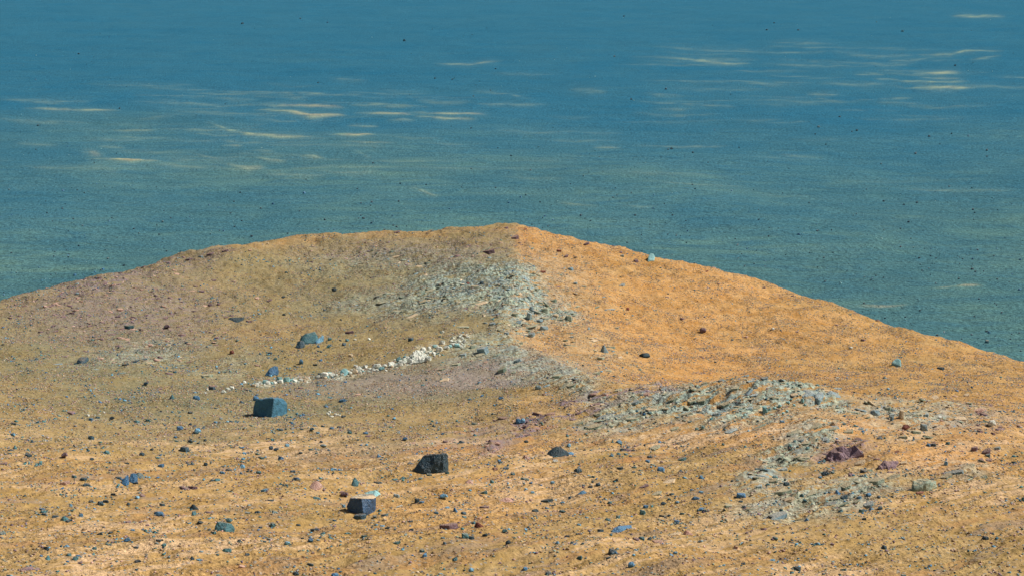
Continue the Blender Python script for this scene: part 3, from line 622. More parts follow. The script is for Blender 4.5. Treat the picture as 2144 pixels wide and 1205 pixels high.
# (px, py of base, width px, height px, shape, colour, label, [yaw, tilt])
MID = [
 (359, 835, 12, 12, 'wedge', 'teal', 'small dark teal pyramid stone left of the faceted boulder'),
 (410, 836, 18, 12, 'round', 'blue', 'rounded blue stone left of the faceted boulder'),
 (443, 815, 15, 10, 'block', 'dark', 'dark blue stone beside small white bits at the left end of the rubble line'),
 (535, 838, 16, 13, 'round', 'blue', 'blue stone touching the upper left of the faceted boulder'),
 (506, 843, 11, 7, 'wedge', 'dark', 'tiny dark wedge left of the faceted boulder'),
 (234, 878, 13, 8, 'round', 'black', 'black stone right of the small blue pair at the left'),
 (190, 880, 11, 7, 'block', 'blue', 'left blue stone of the pair with white chips at the left edge'),
 (204, 875, 10, 6, 'block', 'dark', 'right dark stone of the pair with white chips at the left edge'),
 (376, 900, 13, 11, 'block', 'blue', 'blue stone at upper left of the bright blue stone'),
 (413, 907, 17, 13, 'round', 'sky', 'bright sky-blue stone in the left middle distance'),
 (398, 926, 13, 9, 'round', 'dark', 'dark stone behind the blue-black block in the left middle distance'),
 (385, 945, 21, 16, 'block', 'dark', 'blue-black squarish stone in the left middle distance'),
 (134, 958, 17, 14, 'round', 'purple', 'dusky pink rounded stone by the left edge'),
 (336, 977, 16, 8, 'slab', 'blue', 'flat blue stone between the dark block and the split rock'),
 (247, 1002, 14, 7, 'block', 'dark', 'flat dark stone left of the blue split rock'),
 (283, 1012, 13, 5, 'slab', 'black', 'thin black stone at the foot of the blue split rock'),
 (236, 1036, 15, 6, 'slab', 'black', 'flat black stone below the blue split rock'),
 (339, 1058, 14, 8, 'slab', 'dark', 'dark flat stone above the speckled blue one at lower left'),
 (405, 1066, 22, 14, 'wedge', 'black', 'black pyramid stone at lower left'),
 (331, 1079, 26, 12, 'round', 'blue', 'speckled blue oval rock left of the black pyramid'),
 (136, 1090, 24, 15, 'wedge', 'teal', 'teal peaked rock by the lower left edge'),
 (266, 1134, 17, 11, 'round', 'blue', 'blue stone at the bottom left'),
 (474, 1155, 20, 11, 'block', 'teal', 'teal block stone below the flat-topped dark rock'),
 (716, 841, 20, 8, 'slab', 'blue', 'long tilted blue stone right of the faceted boulder'),
 (719, 873, 13, 6, 'round', 'dark', 'dark stone among small white chips below the rubble line'),
 (653, 902, 11, 9, 'round', 'dark', 'darkest of the little stones between the two largest boulders'),
 (765, 908, 14, 6, 'round', 'blue', 'flat blue stone midway between the faceted boulder and the black block'),
 (908, 893, 9, 7, 'wedge', 'black', 'tiny black stone high above the black block'),
 (848, 922, 13, 9, 'round', 'blue', 'blue stone up and left of the black block'),
 (1049, 836, 13, 8, 'round', 'blue', 'blue stone below the spur on the grey slope'),
 (1085, 887, 13, 13, 'round', 'blue', 'left lobe of the blue pair at the end of the purple band'),
 (1095, 886, 11, 12, 'round', 'sky', 'right lobe of the blue pair at the end of the purple band'),
 (899, 995, 14, 5, 'slab', 'teal', 'flat teal stone lying in front of the black block'),
 (936, 991, 9, 7, 'block', 'teal', 'small teal stone at the right foot of the black block'),
 (922, 988, 7, 5, 'block', 'bplate', 'tiny grey stone at the foot of the black block'),
 (929, 1044, 21, 12, 'round', 'sky', 'pale blue rounded stone below the black block'),
 (830, 1040, 15, 9, 'block', 'bplate', 'grey-blue stone right of the cream-topped boulder'),
 (837, 1060, 16, 4, 'slab', 'white', 'thin whitish slab right of the cream-topped boulder'),
 (982, 1011, 20, 11, 'wedge', 'pink', 'whitish pink stone right of the black block'),
 (1059, 1050, 37, 12, 'wedge', 'pink', 'long low pinkish rock right of the pale blue stone'),
 (971, 1076, 16, 9, 'round', 'dark', 'upper dark stone of the stacked pair below the pale blue stone'),
 (972, 1083, 13, 6, 'round', 'teal', 'lower teal stone of the stacked pair below the pale blue stone'),
 (913, 1075, 13, 6, 'round', 'sky', 'small light blue stone left of the stacked dark pair'),
 (1015, 1033, 16, 8, 'slab', 'teal', 'flat teal stone above the long pinkish rock'),
 (940, 1106, 45, 17, 'slab', 'purple', 'lavender slab near the bottom left of the mosaic step'),
 (1003, 1103, 22, 14, 'wedge', 'red', 'brown leaning stone right of the lavender slab'),
 (1057, 1115, 14, 10, 'round', 'teal', 'teal round stone near the bottom middle'),
 (974, 1126, 16, 14, 'block', 'teal', 'left teal stone of the bottom middle pair'),
 (987, 1128, 13, 10, 'block', 'dark', 'right dark stone of the bottom middle pair'),
 (659, 1110, 23, 7, 'slab', 'dark', 'dark flat teal stone below left of the cream-topped boulder'),
 (829, 1138, 21, 6, 'slab', 'teal', 'flat teal stone at the bottom below the cream-topped boulder'),
 (763, 1124, 16, 7, 'slab', 'teal', 'small teal slab below the cream-topped boulder'),
 (802, 1080, 12, 6, 'round', 'dark', 'small dark stone right of the cream-topped boulder foot'),
 (719, 1062, 10, 9, 'round', 'sky', 'little blue stone in the shadow left of the cream-topped boulder'),
 (721, 1039, 21, 12, 'round', 'purple', 'lavender lump left behind the cream-topped boulder'),
 (1102, 960, 18, 11, 'wedge', 'pink', 'pink stone left of the low black rock'),
 (1163, 968, 14, 9, 'round', 'white', 'white stone in front of the low black rock'),
 (1210, 989, 20, 13, 'round', 'dark', 'dark rounded rock below the low black rock'),
 (1311, 952, 13, 6, 'round', 'teal', 'small teal stone right of the low black rock'),
 (1360, 958, 13, 7, 'round', 'dark', 'dark stone midway across the streaked foreground'),
 (1428, 964, 24, 9, 'slab', 'teal', 'long tilted teal stone on the streaked foreground'),
 (1384, 986, 17, 12, 'block', 'blue', 'blue and teal stone below the tilted teal one'),
 (1220, 1033, 25, 9, 'wedge', 'blue', 'bright blue flat wedge below the dark rounded rock'),
 (1252, 1017, 13, 8, 'round', 'dark', 'dark blue stone above right of the blue flat wedge'),
 (1144, 1051, 32, 10, 'slab', 'dark', 'long dark teal slab left of the blue flat wedge'),
 (1177, 1072, 17, 7, 'round', 'teal', 'teal stone below the long dark slab'),
 (1277, 1054, 11, 8, 'round', 'teal', 'round teal stone right of the blue flat wedge'),
 (1273, 1089, 16, 7, 'wedge', 'teal', 'teal stone just above the slender blue rock'),
 (1346, 1076, 13, 13, 'block', 'teal', 'upright teal stone right above the slender blue rock'),
 (1389, 1057, 12, 9, 'round', 'dark', 'dark stone of the trio right of the upright teal stone'),
 (1418, 1053, 11, 6, 'round', 'sky', 'bright blue stone of the trio right of the upright teal stone'),
 (1401, 1046, 9, 6, 'round', 'teal', 'teal stone of the trio right of the upright teal stone'),
 (1469, 1002, 13, 10, 'wedge', 'blue', 'dark blue stone with a lit right side, right foreground'),
 (1468, 1031, 14, 6, 'round', 'sky', 'pale blue flat stone in the right foreground'),
 (1457, 1045, 16, 8, 'block', 'blue', 'blue stone just below the pale flat one in the right foreground'),
 (1552, 1041, 20, 11, 'block', 'blue', 'blue angular stone left of the lower right knoll'),
 (1551, 1051, 12, 6, 'round', 'dark', 'dark stone under the blue angular one'),
 (1343, 1129, 16, 9, 'round', 'teal', 'green-grey stone at the very bottom'),
 (1414, 1120, 32, 8, 'slab', 'cream', 'yellow tan slab at the bottom edge'),
 (1440, 1118, 24, 12, 'wedge', 'pink', 'pale pink stone at the bottom edge beside the tan slab'),
 (1127, 815, 16, 12, 'round', 'bplate', 'blue-grey block at the left foot of the saddle'),
 (1729, 995, 20, 13, 'round', 'dark', 'round dark blue stone on the lower right knoll'),
 (1717, 1001, 10, 6, 'round', 'sky', 'bright blue pebble beside the round dark stone'),
 (1782, 996, 14, 10, 'round', 'purple', 'round purple stone right of the round dark one'),
 (1647, 1016, 16, 9, 'block', 'black', 'black stone on the lower right knoll'),
 (1819, 1039, 14, 9, 'round', 'blue', 'bright blue stone near the lower right edge'),
 (1799, 1043, 13, 6, 'slab', 'sky', 'flat light blue stone left of the bright blue one'),
 (1841, 1042, 10, 7, 'round', 'dark', 'dark stone right of the bright blue one at lower right'),
 (1768, 889, 9, 6, 'round', 'teal', 'small teal stone above the lower right knoll'),
 (1985, 930, 9, 8, 'block', 'teal', 'small teal stone at the right above the orange sand'),
 (1981, 973, 8, 11, 'block', 'sky', 'upright pale blue chip on the bright orange sand'),
 (1970, 773, 19, 8, 'slab', 'black', 'flat dark slab on the right slope beyond the pale triangle'),
 (1781, 730, 11, 6, 'round', 'white', 'pale stone on the right slope left of the pale triangle'),
 (1754, 793, 9, 6, 'round', 'white', 'pale stone just above the near knoll on the right slope'),
 (1854, 792, 11, 7, 'wedge', 'bplate', 'grey stone below the pale triangle'),
 (1898, 900, 19, 14, 'round', 'red', 'dark brown rubbly stone on the right below the pale slabs'),
 (1888, 876, 12, 18, 'block', 'cream', 'upright cream slab at the right'),
 (1868, 880, 10, 12, 'slab', 'bplate', 'grey slab left of the upright cream slab'),
 (1935, 901, 15, 17, 'block', 'bplate', 'pale grey upright stone right of the brown stone'),
 (2078, 891, 20, 15, 'round', 'white', 'white rock at the right edge'),
 (1968, 876, 11, 8, 'round', 'white', 'small white stone between the cream slab and the right edge'),
 (1890, 917, 26, 8, 'slab', 'plate', 'dark-edged thin slab tilting down right'),
 (2000, 992, 56, 11, 'slab', 'bplate', 'long grey slab near the right edge'),
 (1830, 1012, 60, 16, 'slab', 'plate', 'broad pale flat slab on the lower right knoll'),
 (270, 688, 24, 9, 'slab', 'teal', 'teal flat stone on the left flank'),
 (593, 624, 9, 6, 'round', 'black', 'small black stone high on the left flank'),
 (594, 660, 8, 6, 'round', 'black', 'small black stone directly below the higher one'),
 (485, 741, 11, 10, 'round', 'red', 'dark red stone on the left flank'),
 (630, 762, 11, 13, 'round', 'blue', 'blue stone below the teal boulder cluster'),
 (565, 741, 10, 6, 'block', 'dark', 'dark stone above the egg-shaped blue boulder'),
 (577, 753, 9, 5, 'round', 'teal', 'tiny teal stone just above the egg-shaped boulder'),
 (439, 641, 11, 8, 'round', 'purple', 'left purple stone of the pair high on the left flank'),
 (457, 639, 8, 6, 'round', 'purple', 'right purple stone of the pair high on the left flank'),
 (349, 688, 16, 11, 'round', 'purple', 'purple lump on the left flank right of the teal flat stone'),
 (520, 674, 14, 6, 'slab', 'purple', 'reddish purple slab right of the long black rock'),
 (690, 712, 11, 8, 'round', 'teal', 'teal stone right of the boulder cluster'),
 (666, 727, 8, 6, 'round', 'blue', 'tiny blue stone below the boulder cluster'),
 (688, 728, 10, 8, 'round', 'teal', 'round pale-topped stone below right of the boulder cluster'),
 (727, 714, 11, 8, 'round', 'teal', 'upper teal stone of the pair right of the boulder cluster'),
 (720, 723, 11, 9, 'round', 'dark', 'lower dark stone of the pair right of the boulder cluster'),
 (671, 756, 9, 6, 'round', 'blue', 'blue stone above the white rubble line'),
 (660, 765, 12, 5, 'slab', 'black', 'thin black stone above the white rubble line'),
 (669, 784, 11, 6, 'round', 'black', 'black stone on the white rubble line'),
 (732, 698, 23, 8, 'slab', 'purple', 'pinkish slab above the pair of stones on the flank'),
 (743, 712, 8, 5, 'round', 'white', 'small white stone right of the stone pair on the flank'),
 (773, 712, 9, 8, 'round', 'white', 'lone round white stone above the rubble line'),
 (734, 746, 9, 6, 'block', 'cream', 'cream chip above the rubble line'),
 (699, 610, 13, 10, 'round', 'black', 'black rounded rock high on the flank left of the grey rubble'),
 (680, 650, 9, 5, 'round', 'dark', 'small dark stone below the black rounded rock'),
 (835, 757, 13, 12, 'round', 'lteal', 'bluish white round rock just left of the white outcrop lump'),
 (898, 732, 10, 9, 'round', 'white', 'white rock at the top right of the outcrop lump'),
 (972, 720, 9, 11, 'round', 'white', 'white upright stone at the right end of the rubble line'),
 (962, 707, 8, 6, 'round', 'white', 'white stone above the right end of the rubble line'),
 (860, 713, 11, 9, 'block', 'dark', 'dark blue stone above the white outcrop lump'),
 (1472, 697, 17, 13, 'round', 'purple', 'pale lavender stone alone in the middle of the orange bowl'),
 (1107, 668, 14, 18, 'slab', 'bplate', 'upright grey slab on the spur below the crest'),
 (1190, 671, 16, 15, 'block', 'plate', 'grey slab at the right side of the spur rubble'),
 (1139, 690, 18, 11, 'block', 'bplate', 'grey block on the spur below the upright slab'),
 (1350, 748, 26, 12, 'round', 'black', 'dark rough mound of rock in the orange bowl'),
 (1265, 738, 20, 20, 'wedge', 'bplate', 'grey tilted fin of rock left of the dark mound'),
 (1314, 649, 8, 7, 'round', 'red', 'small dark brown stone in the upper bowl'),
 (1618, 690, 9, 6, 'round', 'white', 'small pale stone on the mid right slope'),
 (1170, 527, 13, 6, 'slab', 'red', 'dark thin slab just right of the summit'),
 (980, 595, 10, 6, 'round', 'red', 'left dark hollow stone on the grey rubble'),
 (1009, 594, 11, 7, 'round', 'black', 'right black stone on the grey rubble'),
]
for t in MID:
    px, py, w, h, k, mt, lab = t[:7]
    stone({'slab': 'flat_stone', 'wedge': 'wedge_stone', 'block': 'blocky_stone', 'round': 'rounded_stone'}[k], px, py, w, h, k, mt, lab, 'rock' if w > 19 else 'stone', tilt=(10 if (k == 'slab' and w > 15) else 0))

# smaller stones read off the photograph
SMALL = [(309, 881, 11, 6), (407, 893, 9, 5), (367, 916, 7, 5), (369, 924, 9, 4), (429, 923, 7, 6), (462, 877, 9, 6), (451, 885, 8, 5), (192, 963, 10, 8), (329, 959, 10, 5), (264, 970, 13, 4), (88, 1067, 16, 5), (150, 1070, 9, 5),
 (92, 1078, 10, 6), (517, 1074, 16, 4), (310, 1115, 10, 4), (331, 1133, 16, 5), (226, 1140, 14, 5), (283, 1147, 13, 5), (277, 1110, 10, 5), (455, 1162, 8, 5), (501, 1133, 8, 5), (566, 1129, 14, 5), (554, 1028, 18, 7), (566, 1048, 17, 5),
 (547, 960, 15, 6), (578, 943, 13, 7), (465, 991, 12, 7), (541, 991, 14, 7), (430, 974, 9, 8), (441, 971, 6, 8), (416, 1173, 14, 5), (305, 806, 13, 8), (289, 813, 8, 5), (331, 799, 8, 4), (683, 852, 8, 5), (813, 871, 6, 5), (588, 901, 9, 6),
 (658, 892, 10, 6), (665, 907, 9, 5), (710, 895, 12, 6), (732, 907, 10, 6), (631, 899, 10, 4), (983, 837, 8, 5), (992, 888, 14, 6), (613, 988, 12, 6), (677, 935, 16, 7), (601, 934, 10, 7), (629, 949, 11, 5), (650, 942, 10, 5), (672, 926, 9, 6),
 (883, 1052, 13, 5), (1093, 1003, 8, 6), (1047, 968, 9, 6), (927, 1127, 11, 6), (601, 1138, 12, 7), (790, 1011, 20, 6), (826, 1005, 14, 6), (624, 1100, 12, 6), (1356, 967, 10, 6), (1514, 932, 7, 7), (1236, 1020, 10, 5), (1222, 1017, 8, 5), (1157, 1011, 9, 6),
 (1159, 1058, 13, 4), (1428, 1076, 10, 5), (1401, 1081, 11, 6), (1417, 1094, 11, 7), (1463, 1069, 11, 5), (1475, 1071, 11, 7), (1558, 1062, 11, 6), (1212, 1099, 10, 5), (1297, 982, 18, 7), (1327, 979, 13, 5), (1868, 1041, 9, 6), (1638, 884, 10, 6),
 (599, 572, 9, 5), (390, 719, 7, 6), (161, 617, 9, 6), (543, 658, 6, 4), (1533, 1008, 8, 5), (1242, 999, 8, 5), (1326, 989, 10, 5), (700, 1090, 10, 4), (690, 1120, 10, 5), (545, 1105, 9, 5), (570, 1100, 10, 6), (1115, 1032, 9, 5), (860, 1092, 12, 4), (880, 1003, 9, 5)]
def zone(px, py):
    if py > 1020: v = 'along the bottom of the foreground'
    elif py > 860: v = 'across the middle foreground'
    elif py > 740 and px < 1150: v = 'around the white rubble line'
    elif px < 560: v = 'over the left flank'
    elif px < 1085: v = 'over the middle flank below the crest'
    elif py > 770: v = 'on the near knoll'
    else: v = 'over the sandy slope right of the spur'
    h = 'left' if px < 500 else 'centre left' if px < 950 else 'centre right' if px < 1450 else 'right'
    return v, h
COLN = {'dark': 'dark blue-grey', 'black': 'black', 'teal': 'teal', 'blue': 'blue', 'sky': 'light blue'}
for n, (px, py, w, h) in enumerate(SMALL):
    mt = ['teal', 'dark', 'blue', 'teal', 'dark', 'bplate', 'sky', 'dark'][n % 8]
    v, hh = zone(px, py)
    cn = COLN.get(mt, 'grey')
    stone('little_stone', px, py, w, h, 'slab' if h < w*.42 else 'round' if n % 2 else 'block', mt, f'little {cn} stone {v}, {hh} part', 'stone', f'little {cn} stones {v}, {hh} part', cuts=1)
# white rubble
wr = random.Random(5); WN = {'white': 'white', 'lteal': 'pale teal', 'cream': 'cream'}; SN = {'round': 'rounded', 'block': 'angular'}
for n in range(230):
    t = wr.random()
    if n < 150: t = wr.random()**.9; k = t*(len(WL)-3)+2
    else: k = t*(len(WL)-1)
    i0 = min(int(k), len(WL)-2); f = k-i0
    px = WL[i0][0]*(1-f)+WL[i0+1][0]*f; py = WL[i0][1]*(1-f)+WL[i0+1][1]*f
    sp = 3 if 2 <= i0 < 4 else 6 if i0 < 7 else 10
    px += wr.uniform(-8, 8); py += wr.gauss(0, sp*.7)
    w = wr.choice([4, 5, 6, 7, 8, 10, 12, 15]); h = w*wr.uniform(.5, .95)
    part = 'left part' if px < 620 else 'middle part' if px < 800 else 'right part'
    sh = wr.choice(['round', 'block']); mt = wr.choice(['white', 'white', 'white', 'white', 'white', 'lteal', 'cream'])
    stone('white_stone', px, py, w, h, sh, mt, f'{"little" if w < 6 else "larger"} {SN[sh]} {WN[mt]} stone in the {part} of the white rubble line', 'stone', f'white stones in the {part} of the rubble line', cuts=1)
for (px, py, w, h) in [(686, 868, 7, 6), (694, 872, 9, 4), (702, 868, 6, 4), (709, 870, 8, 4), (690, 864, 6, 5), (730, 866, 5, 3)]:
    stone('white_chip', px, py, w, h, 'block', 'white', 'white chip in the little patch below the rubble line', 'stone', 'white chips in the little patch below the rubble line', cuts=1)
for (px, py, w, h) in [(184, 871, 6, 5), (198, 869, 5, 3), (208, 868, 6, 3), (217, 864, 6, 4)]:
    stone('white_chip', px, py, w, h, 'block', 'white', 'white chip beside the small blue pair at the left', 'stone', 'white chips beside the small blue pair', cuts=1)
for (px, py, w, h) in [(1602, 864, 11, 16), (1560, 870, 7, 6), (1622, 856, 7, 6), (1650, 845, 9, 6), (1680, 843, 7, 11), (1686, 849, 6, 6), (1640, 865, 7, 5), (1633, 852, 8, 6), (1663, 850, 6, 6), (1612, 858, 6, 5), (1648, 862, 6, 5), (1459, 899, 8, 7), (1472, 897, 7, 7), (1691, 940, 6, 6), (1664, 925, 7, 5), (1655, 935, 6, 6)]:
    stone('turquoise_chip', px, py, w, h, 'block', 'lteal', 'turquoise white chip on the near knoll rubble', 'stone', 'turquoise white chips on the near knolls', cuts=1)

# loose bedrock slabs read off the photograph
PLATES = [(1802, 973, 35, 13, 'cream'), (1893, 971, 26, 8, 'cream'), (1956, 834, 40, 6, 'cream'), (2024, 829, 25, 9, 'cream'), (2048, 864, 34, 9, 'pink'), (2067, 949, 28, 13, 'purple'), (2041, 943, 18, 13, 'purple'), (2054, 965, 28, 6, 'purple'),
 (1940, 872, 16, 8, 'bplate'), (1802, 899, 18, 6, 'bplate'), (1777, 906, 34, 12, 'plate'), (1710, 897, 42, 12, 'plate'), (1747, 893, 14, 13, 'cream'), (1796, 866, 18, 8, 'cream'), (1817, 876, 14, 7, 'plate'), (1834, 866, 20, 17, 'bplate'),
 (1860, 858, 18, 12, 'plate'), (1868, 872, 20, 9, 'bplate'), (1925, 1033, 24, 6, 'red'), (1877, 946, 18, 4, 'red'), (2000, 860, 22, 8, 'cream'), (2030, 846, 18, 7, 'plate'), (1985, 890, 16, 7, 'cream'), (2090, 940, 18, 8, 'bplate'), (2010, 930, 18, 6, 'cream'),
 (1990, 1010, 34, 8, 'cream'), (2060, 1000, 26, 8, 'plate'), (1870, 1000, 40, 9, 'plate'), (1770, 1022, 44, 10, 'plate'), (1700, 1035, 40, 10, 'plate'), (1650, 1050, 36, 9, 'cream'), (1740, 1055, 40, 9, 'bplate'), (1620, 1010, 30, 11, 'plate'), (1590, 1020, 22, 9, 'bplate'),
 (1640, 985, 28, 9, 'bplate'), (1670, 960, 26, 10, 'plate'), (1690, 930, 26, 11, 'plate'), (1730, 925, 24, 9, 'bplate'), (1820, 1060, 36, 9, 'bplate'),
 (1560, 788, 22, 6, 'bplate'), (1600, 794, 24, 8, 'bplate'), (1475, 803, 22, 7, 'plate'), (1640, 803, 20, 6, 'plate'), (1510, 797, 20, 6, 'bplate'), (1540, 815, 26, 9, 'plate'), (1580, 830, 28, 10, 'bplate'), (1570, 858, 26, 12, 'bplate'), (1520, 850, 30, 10, 'plate'),
 (1470, 845, 28, 9, 'plate'), (1500, 870, 24, 8, 'bplate'), (1440, 868, 30, 8, 'plate'), (1410, 840, 28, 9, 'plate'), (1370, 858, 30, 8, 'plate'), (1330, 848, 24, 8, 'bplate'), (1310, 872, 28, 7, 'plate'), (1620, 832, 22, 9, 'plate'), (1600, 846, 20, 8, 'cream'),
 (1250, 870, 26, 7, 'plate'), (1210, 888, 30, 7, 'plate'), (1295, 818, 24, 7, 'plate'), (1390, 815, 24, 6, 'bplate'), (1350, 885, 34, 7, 'cream'), (1410, 900, 30, 6, 'plate'), (1370, 940, 36, 7, 'plate'), (1400, 1010, 40, 9, 'cream'), (1350, 1020, 26, 8, 'purple'), (1375, 1035, 34, 7, 'plate'),
 (1158, 632, 18, 9, 'plate'), (1141, 654, 22, 13, 'plate'), (1130, 674, 16, 12, 'bplate'), (1164, 664, 15, 11, 'cream'), (1113, 648, 8, 12, 'bplate'), (1077, 662, 15, 10, 'plate'), (1030, 680, 18, 9, 'bplate'), (1107, 626, 9, 10, 'bplate'), (1122, 608, 14, 8, 'plate'),
 (1085, 758, 18, 12, 'bplate'), (1053, 779, 26, 16, 'plate'), (1012, 740, 30, 17, 'bplate'), (1075, 781, 15, 7, 'plate'), (1098, 795, 18, 8, 'plate'), (1258, 752, 20, 9, 'plate'), (1249, 784, 22, 9, 'plate'), (1167, 790, 28, 13, 'plate'), (1195, 810, 30, 9, 'plate'),
 (1184, 714, 12, 6, 'plate'), (1239, 711, 14, 7, 'cream'), (1291, 687, 14, 5, 'plate'), (1113, 704, 18, 11, 'bplate'), (1332, 549, 12, 9, 'purple'), (1303, 538, 12, 7, 'bplate'), (1195, 566, 12, 11, 'bplate'), (1186, 538, 14, 7, 'purple'), (1136, 571, 18, 5, 'red'), (1205, 595, 12, 7, 'bplate'),
 (1303, 599, 18, 6, 'bplate'), (1224, 602, 10, 5, 'plate'), (1079, 500, 22, 9, 'purple'), (1025, 532, 30, 11, 'purple'), (262, 764, 18, 6, 'dark'), (282, 757, 22, 5, 'dark'), (301, 753, 16, 6, 'dark'), (430, 788, 34, 10, 'plate'), (465, 778, 30, 9, 'plate'),
 (955, 765, 26, 9, 'plate'), (925, 775, 20, 7, 'plate'), (930, 797, 34, 7, 'cream'), (868, 802, 30, 6, 'plate'), (970, 745, 20, 9, 'bplate'), (1040, 745, 22, 9, 'plate'), (990, 728, 18, 8, 'plate'), (1060, 700, 14, 8, 'bplate'), (1090, 720, 14, 7, 'plate'),
 (470, 527, 18, 6, 'purple'), (440, 534, 20, 6, 'purple'), (395, 545, 18, 7, 'purple'), (830, 489, 16, 6, 'purple'), (1228, 513, 16, 7, 'purple'), (1838, 670, 16, 7, 'purple'), (1060, 479, 12, 6, 'purple'), (1600, 603, 10, 5, 'purple'), (905, 485, 10, 5, 'bplate'), (300, 560, 12, 5, 'purple'), (350, 551, 14, 6, 'purple'), (420, 539, 12, 6, 'bplate'), (250, 573, 12, 5, 'purple'), (205, 584, 14, 5, 'purple'), (160, 596, 12, 6, 'bplate'), (1100, 481, 10, 4, 'red'), (1300, 530, 10, 5, 'purple'), (1480, 569, 9, 4, 'red'), (1660, 620, 9, 4, 'purple'), (1780, 659, 10, 5, 'plate'), (1960, 712, 9, 4, 'bplate'), (2050, 736, 9, 4, 'cream'), (560, 511, 9, 4, 'cream'), (1700, 633, 10, 4, 'cream')]
PN = {'cream': 'cream', 'pink': 'pinkish', 'purple': 'dusky purple', 'bplate': 'blue-grey', 'plate': 'grey-green', 'red': 'dark brown', 'dark': 'dark blue-grey'}
pr0 = random.Random(9)
for (px, py, w, h, mt) in PLATES:
    v, hh = zone(px, py); sz = 'broad' if w > 29 else 'middling' if w > 17 else 'small'
    stone('flat_rock', px, py, w, h, 'slab' if h < w*.75 else 'block', mt, f'{sz} {PN[mt]} bedrock slab {v}, {hh} part', 'slab', f'bedrock slabs {v}, {hh} part', tilt=pr0.uniform(4, 16), yaw=pr0.uniform(15, 50), i=pr0.randrange(5), cuts=2, sink=.2)
# ------------------------------------------------------------------ scattered stones: the largest are objects, the countless rest one object per kind
def low_variant(n, seed, flat):
    bm = bmesh.new(); r = random.Random(seed)
    for i in range(n):
        a = r.uniform(0, 6.283); h = r.uniform(-1, 1); q = math.sqrt(1-h*h)*r.uniform(.85, 1.1)
        bm.verts.new((.5*q*math.cos(a), .5*q*math.sin(a), .5*h*flat))
    g = bmesh.ops.convex_hull(bm, input=bm.verts[:])
    d = list({v for v in g['geom_interior']+g['geom_unused'] if isinstance(v, bmesh.types.BMVert) and v.is_valid})
    if d: bmesh.ops.delete(bm, geom=d, context='VERTS')
    bmesh.ops.triangulate(bm, faces=bm.faces[:]); bm.verts.index_update()
    V = np.array([v.co[:] for v in bm.verts]); F = np.array([[v.index for v in f.verts] for f in bm.faces]); bm.free()
    return V, F
LOW = [low_variant(11, 100+i, 1.) for i in range(12)]; LOWP = [low_variant(12, 200+i, 1.) for i in range(12)]
def stuff_mesh(name, P, S, ANG, TILT, COLS, lows, mat, label, cat, drop=.15):
    Vs, Fs, Cs = [], [], []; off = 0
    for k in range(len(P)):
        V, F = lows[k % len(lows)]
        v = V*S[k]; ca, sa = math.cos(TILT[k]), math.sin(TILT[k])
        v = np.c_[v[:, 0]*ca+v[:, 2]*sa, v[:, 1], -v[:, 0]*sa+v[:, 2]*ca]
        c, s = math.cos(ANG[k]), math.sin(ANG[k])
        v = np.c_[v[:, 0]*c-v[:, 1]*s, v[:, 0]*s+v[:, 1]*c, v[:, 2]] + P[k] + (0, 0, S[k][2]*drop)
        Vs.append(v); Fs.append(F+off); Cs.append(np.broadcast_to(COLS[k], (len(v), 3))); off += len(v)
    V = np.concatenate(Vs); F = np.concatenate(Fs); Cc = np.concatenate(Cs)
    me = bpy.data.meshes.new(name); me.vertices.add(len(V)); me.vertices.foreach_set('co', V.astype(np.float32).ravel())
    me.loops.add(F.size); me.loops.foreach_set('vertex_index', F.ravel().astype(np.int32))
    me.polygons.add(len(F)); me.polygons.foreach_set('loop_start', np.arange(0, F.size, 3, dtype=np.int32)); me.polygons.foreach_set('loop_total', np.full(len(F), 3, np.int32))
    me.update(calc_edges=True)
    a = me.color_attributes.new('stone_colour', 'FLOAT_COLOR', 'POINT'); a.data.foreach_set('color', np.c_[Cc, np.ones(len(Cc))].astype(np.float32).ravel())
    tag(link_mesh(name, me, mat), label, cat, kind='stuff')
GM = gravel_material('mixed_gravel')

def sample(n, dens, smin_px, smax, power, yr=(13.5, 66), dmax=1.0):
    """world-uniform candidates with a power-law size, thinned by the region mask"""
    out = []
    Y = np.sqrt(rng.uniform(yr[0]**2, yr[1]**2, n)); u = rng.uniform(-.33, .33, n); X = u*Y
    Z = ground_z(X, Y); m, px, py = regions(X, Y, Z)
    d = dens(m, px, py, Y)/dmax
    keep = rng.uniform(0, 1, n) < d
    X, Y, Z = X[keep], Y[keep], Z[keep]
    s = (rng.uniform(0, 1, len(X))*(smax**(1-power)-.02**(1-power))+.02**(1-power))**(1/(1-power))
    ok = s*FPX/Y > smin_px
    return X[ok], Y[ok], Z[ok], s[ok]
def visible(X, Y, Z):
    px, py = project(X, Y, Z); j = np.clip(np.searchsorted(us, X/Y), 0, len(us)-1)
    sl = np.maximum.accumulate(np.where(ys[:, None] > 12, Z_/ys[:, None], -9), axis=0)
    i = np.clip(np.searchsorted(ys, Y)-4, 0, len(ys)-1)
    return (Z/Y >= sl[i, j]-.002) & (px > -10) & (px < W0+10) & (py < H0+10)

